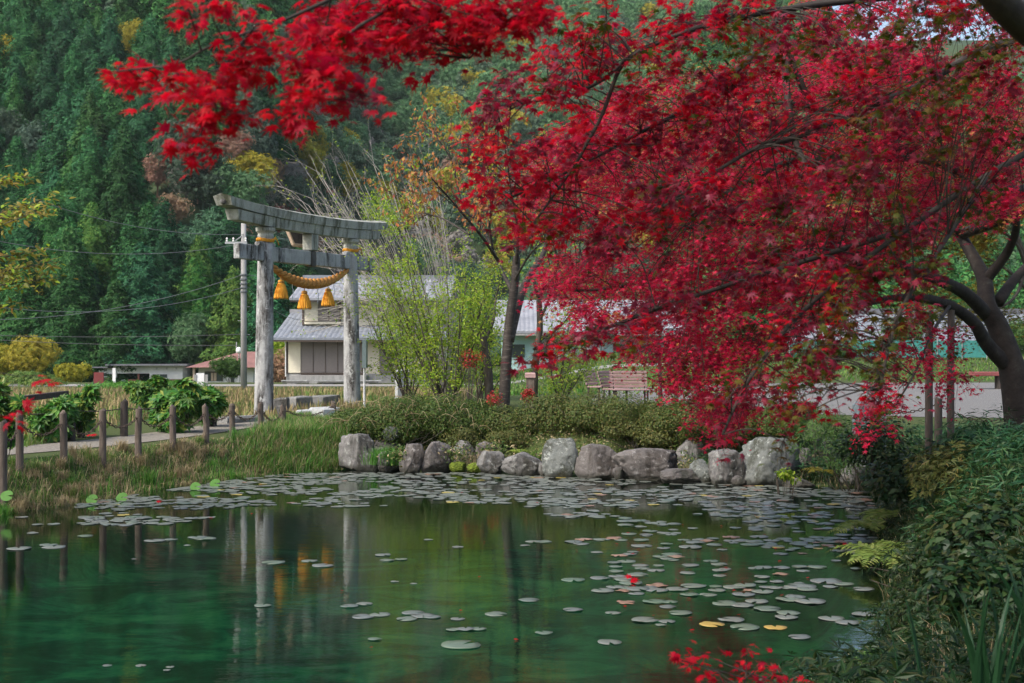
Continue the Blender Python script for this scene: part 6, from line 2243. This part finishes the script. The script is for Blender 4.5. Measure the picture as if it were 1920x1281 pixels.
# middle boughs
for pl, n, hw, r_, nl, prob in (
        ([(1290, 50, 4.9), (1100, 120, 4.7), (960, 175, 4.6), (895, 215, 4.5)], 26, 52, .15, 26, [.5, .4, .08, .02]),
        ([(1420, 110, 5.2), (1250, 220, 5.1), (1080, 295, 4.9), (930, 370, 4.8), (915, 395, 4.8)], 44, 58, .16, 28, [.5, .42, .06, .02]),
        ([(880, 205, 4.6), (930, 240, 4.6), (900, 285, 4.6), (955, 300, 4.7)], 12, 34, .12, 18, [.6, .3, .1, 0]),
        ([(1330, 330, 4.9), (1240, 390, 4.8), (1120, 430, 4.8), (990, 440, 4.7)], 30, 44, .15, 26, [.45, .45, .1, 0]),
        ([(1560, 470, 5.0), (1380, 530, 4.9), (1230, 580, 4.8), (1110, 620, 4.7), (1010, 650, 4.6)], 38, 38, .14, 24, [.3, .58, .12, 0]),
        ([(1620, 500, 5.1), (1480, 610, 4.8), (1410, 710, 4.7), (1360, 810, 4.6)], 24, 42, .13, 20, [.3, .5, .2, 0]),
        ([(1700, 430, 5.0), (1590, 560, 4.8), (1520, 680, 4.7), (1470, 780, 4.6)], 42, 50, .14, 24, [.12, .4, .48, 0]),
        ([(1760, 470, 5.0), (1690, 580, 4.7), (1660, 680, 4.5), (1640, 750, 4.4)], 26, 36, .12, 18, [.1, .35, .55, 0]),
        ([(1920, 130, 5.9), (1650, 240, 5.4), (1450, 350, 5.1), (1330, 400, 5.0)], 42, 60, .16, 24, [.16, .42, .42, 0]),
        ([(1920, 40, 5.6), (1700, 50, 5.4), (1450, 50, 5.1), (1290, 40, 5.0)], 40, 55, .16, 22, [.14, .36, .5, 0]),
        ([(1900, 330, 5.5), (1700, 420, 5.2), (1560, 450, 5.0), (1420, 480, 4.9)], 34, 55, .16, 24, [.2, .45, .35, 0]),
        ([(1500, 150, 5.4), (1400, 230, 5.2), (1280, 300, 5.1), (1200, 350, 5.0)], 26, 55, .16, 24, [.5, .4, .1, 0]),
        ([(1150, 20, 4.8), (1080, 70, 4.8), (1040, 140, 4.7)], 10, 40, .14, 20, [.5, .45, .05, 0]),
        ([(1480, 10, 5.0), (1300, 40, 4.9), (1150, 60, 4.8), (1040, 110, 4.7)], 26, 50, .16, 24, [.66, .28, .06, 0]),
        ([(1480, 110, 5.1), (1300, 160, 5.0), (1150, 190, 4.9), (1000, 250, 4.8)], 20, 50, .16, 24, [.7, .26, .04, 0]),
        ([(1930, 10, 4.9), (1800, 30, 4.8), (1600, 70, 4.8), (1420, 60, 4.7)], 34, 50, .15, 26, [.1, .3, .6, 0]),
        ([(1930, 110, 4.9), (1800, 130, 4.8), (1640, 190, 4.8), (1520, 260, 4.7)], 30, 55, .15, 26, [.12, .36, .52, 0]),
        ([(1930, 230, 5.0), (1780, 250, 5.0), (1640, 310, 4.9), (1500, 380, 4.8)], 26, 50, .15, 24, [.14, .4, .46, 0])):
    for c, a in swath(pl, n, hw):
        spray(cr, tr, c, nz(a) + np.array([0, 0, -.2]) + rng.normal(0, .25, 3), r_ * rng.uniform(.8, 1.25), nl, .058, MAPLE7, [0, 1, 2, 3], np.array(prob) / sum(prob), .3, .3, .002)
        join(tr, skel, c, .004, .0018, .08)
finish_tree('near_maple', 'red maple overhead whose long boughs sweep down across the view from the upper right', 'tree', tr, cr, 'maple_bark', CM, NB)

# --- old maple on the right bank
tr, cr = MB(), MB()
d = 17.0
OB = P(1915, 800, d); OB[2] = gz(OB[0], d)
limb(tr, [OB + [0, 0, -.2], P(1912, 790, d), P(1900, 702, d), P(1887, 655, d), P(1870, 610, 17), P(1851, 574, 17), P(1846, 528, 17.2), P(1832, 495, 17.4), P(1800, 440, 17.7)], .29, .09, 16)
sk = []
for pl, r0, r1 in (([(1893, 690, 17), (1850, 645, 16.8), (1826, 605, 16.5), (1781, 573, 16.2), (1725, 559, 15.8), (1669, 560, 15.4), (1600, 575, 15)], .145, .04),
                   ([(1851, 590, 17), (1809, 550, 16.6), (1767, 528, 16.2), (1719, 510, 15.8), (1650, 480, 15.2), (1540, 440, 14.6), (1400, 420, 14), (1250, 430, 13.6)], .13, .03),
                   ([(1871, 567, 17.2), (1899, 528, 17.4), (1935, 490, 17.6), (1990, 440, 18)], .11, .05), ([(1846, 528, 17.2), (1890, 470, 17), (1905, 410, 16.5), (1860, 350, 15.5)], .1, .04),
                   ([(1990, 350, 14.2), (1920, 358, 13.8), (1827, 350, 13.4), (1780, 313, 13.1), (1713, 297, 12.8), (1580, 303, 12.4), (1493, 300, 12.2), (1420, 330, 12), (1300, 400, 12)], .1, .025),
                   ([(1713, 297, 12.8), (1620, 240, 12.6), (1520, 200, 12.5), (1400, 190, 12.4)], .06, .02),
                   ([(1472, 90, 12.4), (1474, 160, 12.3), (1480, 205, 12.2), (1490, 262, 12.2), (1510, 310, 12), (1545, 385, 11.8)], .05, .035),
                   ([(1719, 510, 15.8), (1640, 520, 15), (1540, 560, 14.4), (1430, 640, 14), (1350, 720, 13.6)], .06, .015), ([(1650, 480, 15.2), (1500, 470, 14.6), (1320, 500, 14.2), (1150, 540, 14), (1040, 545, 13.8)], .05, .015),
                   ([(1781, 573, 16.2), (1750, 620, 14), (1720, 690, 12.5), (1680, 760, 12)], .03, .01), ([(1800, 440, 17.7), (1700, 360, 16.5), (1560, 300, 15.5), (1380, 270, 15), (1200, 260, 14.6)], .08, .02)):
    sk.append(limb(tr, [P(*q) for q in pl], r0, r1, 9, 5))
limb(tr, [P(1800, 440, 17.7), P(1960, 380, 15.6), P(1990, 350, 14.2)], .1, .1, 9)
limb(tr, [P(1520, 200, 12.5), P(1490, 130, 12.4), P(1472, 90, 12.4)], .04, .05, 6)
skel = np.concatenate(sk)
poly = np.array([(985, 330), (1000, 260), (1100, 210), (1200, 150), (1400, 110), (1600, 90), (1760, 100), (1930, 160), (1930, 400), (1800, 420), (1700, 470), (1640, 520), (1600, 570), (1500, 620), (1440, 690), (1400, 770), (1370, 820), (1330, 790), (1280, 730), (1190, 680), (1120, 640), (1090, 590), (1020, 560), (1000, 500), (1060, 440), (1000, 400)], float)


def in_poly(px, py, pg):
    ins = False
    for i in range(len(pg)):
        a, b = pg[i], pg[(i + 1) % len(pg)]
        if (a[1] > py) != (b[1] > py) and px < (b[0] - a[0]) * (py - a[1]) / (b[1] - a[1]) + a[0]: ins = not ins
    return ins


cnt = 0
while cnt < 1900:
    px, py = rng.uniform(980, 1930), rng.uniform(90, 840)
    if not in_poly(px, py, poly): continue
    dd = rng.uniform(11.6, 16) if px < 1700 else rng.uniform(12, 17)
    c = P(px, py, dd)
    spray(cr, tr, c, np.array([-.85, -.15, -.3]) + rng.normal(0, .3, 3), .42 * rng.uniform(.8, 1.3), 66, .074, MAPLE_FAR, [0, 1, 2, 3], [.74, .16, .04, .06] if py > 200 else [.55, .2, .2, .05], .3, .22, .004, draw=cnt % 5 == 0)
    if cnt % 4 == 0: join(tr, skel, c, .007, .003, .08)
    cnt += 1
for c, a in swath([(1745, 590, 14.5), (1725, 640, 13), (1700, 710, 12.4), (1650, 780, 12), (1640, 790, 12)], 26, 46, .5) + swath([(1790, 640, 13.5), (1780, 700, 13), (1790, 745, 12.8)], 8, 22, .3) + swath([(1920, 30, 13), (1750, 20, 13), (1480, 50, 12.5)], 80, 70, 1.5) + swath([(1920, 110, 13), (1750, 110, 13), (1560, 120, 12.5)], 50, 60, 1.5) + swath([(1640, 600, 15), (1540, 670, 14), (1420, 760, 13.5)], 20, 60, .8) + swath([(1260, 640, 14), (1330, 700, 14), (1400, 780, 13.6)], 20, 44, .8):
    spray(cr, tr, c, nz(a) + rng.normal(0, .3, 3), .34, 60, .078, MAPLE5, [0, 1, 2, 3], [.76, .17, .05, .02], .35, .3, .002)
    if rng.random() < .4: join(tr, skel, c, .004, .002, .05)
finish_tree('old_maple', 'old maple on the right bank with a leaning double trunk and a broad red crown', 'tree', tr, cr, 'maple_bark', ['red_far', 'crimson', 'olive', 'orange'], OB)

# --- small red maple sapling near the camera, and two shoots at the left edge
tr, cr = MB(), MB()
SBp = np.array([1.15, 3.75 * SY, 0.0]); SBp[2] = gz(SBp[0], SBp[1])
e = P(1400, 1262, 4.05)
c0 = limb(tr, [SBp, SBp + [.0, .0, .25], e + [0, -.05, -.12], e], .009, .003, 6, 5)
for px, py, r_, n in ((1315, 1225, 30, 12), (1300, 1245, 30, 12), (1345, 1262, 34, 14), (1400, 1225, 28, 10), (1390, 1250, 34, 12), (1430, 1240, 26, 9), (1330, 1275, 30, 12), (1280, 1240, 22, 6), (1370, 1285, 36, 14), (1430, 1280, 40, 14), (1470, 1285, 40, 14), (1455, 1255, 22, 6), (1500, 1285, 30, 8)):
    q = P(px, py, 4.05 + rng.uniform(-.15, .15))
    spray(cr, tr, q, np.array([-.6, .1, .1]) + rng.normal(0, .4, 3), r_ / F * 4.05, n, .052, MAPLE7, [0], [1.0], .2, .5, .0015)
    join(tr, c0, q, .003, .0015, .0)
finish_tree('maple_sapling', 'small bright red maple sapling low by the water at the bottom', 'sapling', tr, cr, 'maple_bark', ['red'], SBp, 'red maple saplings near the camera')
for px, py, d, n, lb in ((62, 705, 3.4, 7, 'single blurred red maple sprig before the field at the left'), (14, 778, 3.2, 5, 'red maple sprig cut by the left edge beside the posts')):
    tr, cr = MB(), MB()
    e = P(px, py, d)
    b = np.array([e[0] - .75, e[1] - .1, 0.0]); b[2] = gz(b[0], b[1])
    c0 = limb(tr, [b, b + [0, 0, .8], e + [-.35, 0, -.06], e], .006, .0012, 5, 6)
    spray(cr, tr, e + [.02, 0, 0], np.array([.9, 0, -.1]), 26 / F * d, n, .052, MAPLE7, [0], [1.0], .1, .4, .0012)
    finish_tree('maple_sapling', lb, 'sapling', tr, cr, 'maple_bark', ['red'], b, 'red maple saplings near the camera')

# ------------------------------------------------------------------ the damp air of the valley
hm = bpy.data.materials.new('haze')
hm.use_nodes = True
nt = hm.node_tree
nt.nodes.clear()
pv_ = node(nt, 'ShaderNodeVolumePrincipled')
pv_.inputs['Color'].default_value = (.8, .9, .9, 1)
pv_.inputs['Density'].default_value = .00011
ho = node(nt, 'ShaderNodeOutputMaterial')
nt.links.new(pv_.outputs[0], ho.inputs['Volume'])
tag(MB().add(*box((0, 280, 94), (900, 720, 204))).build('haze', hm), kind='stuff')
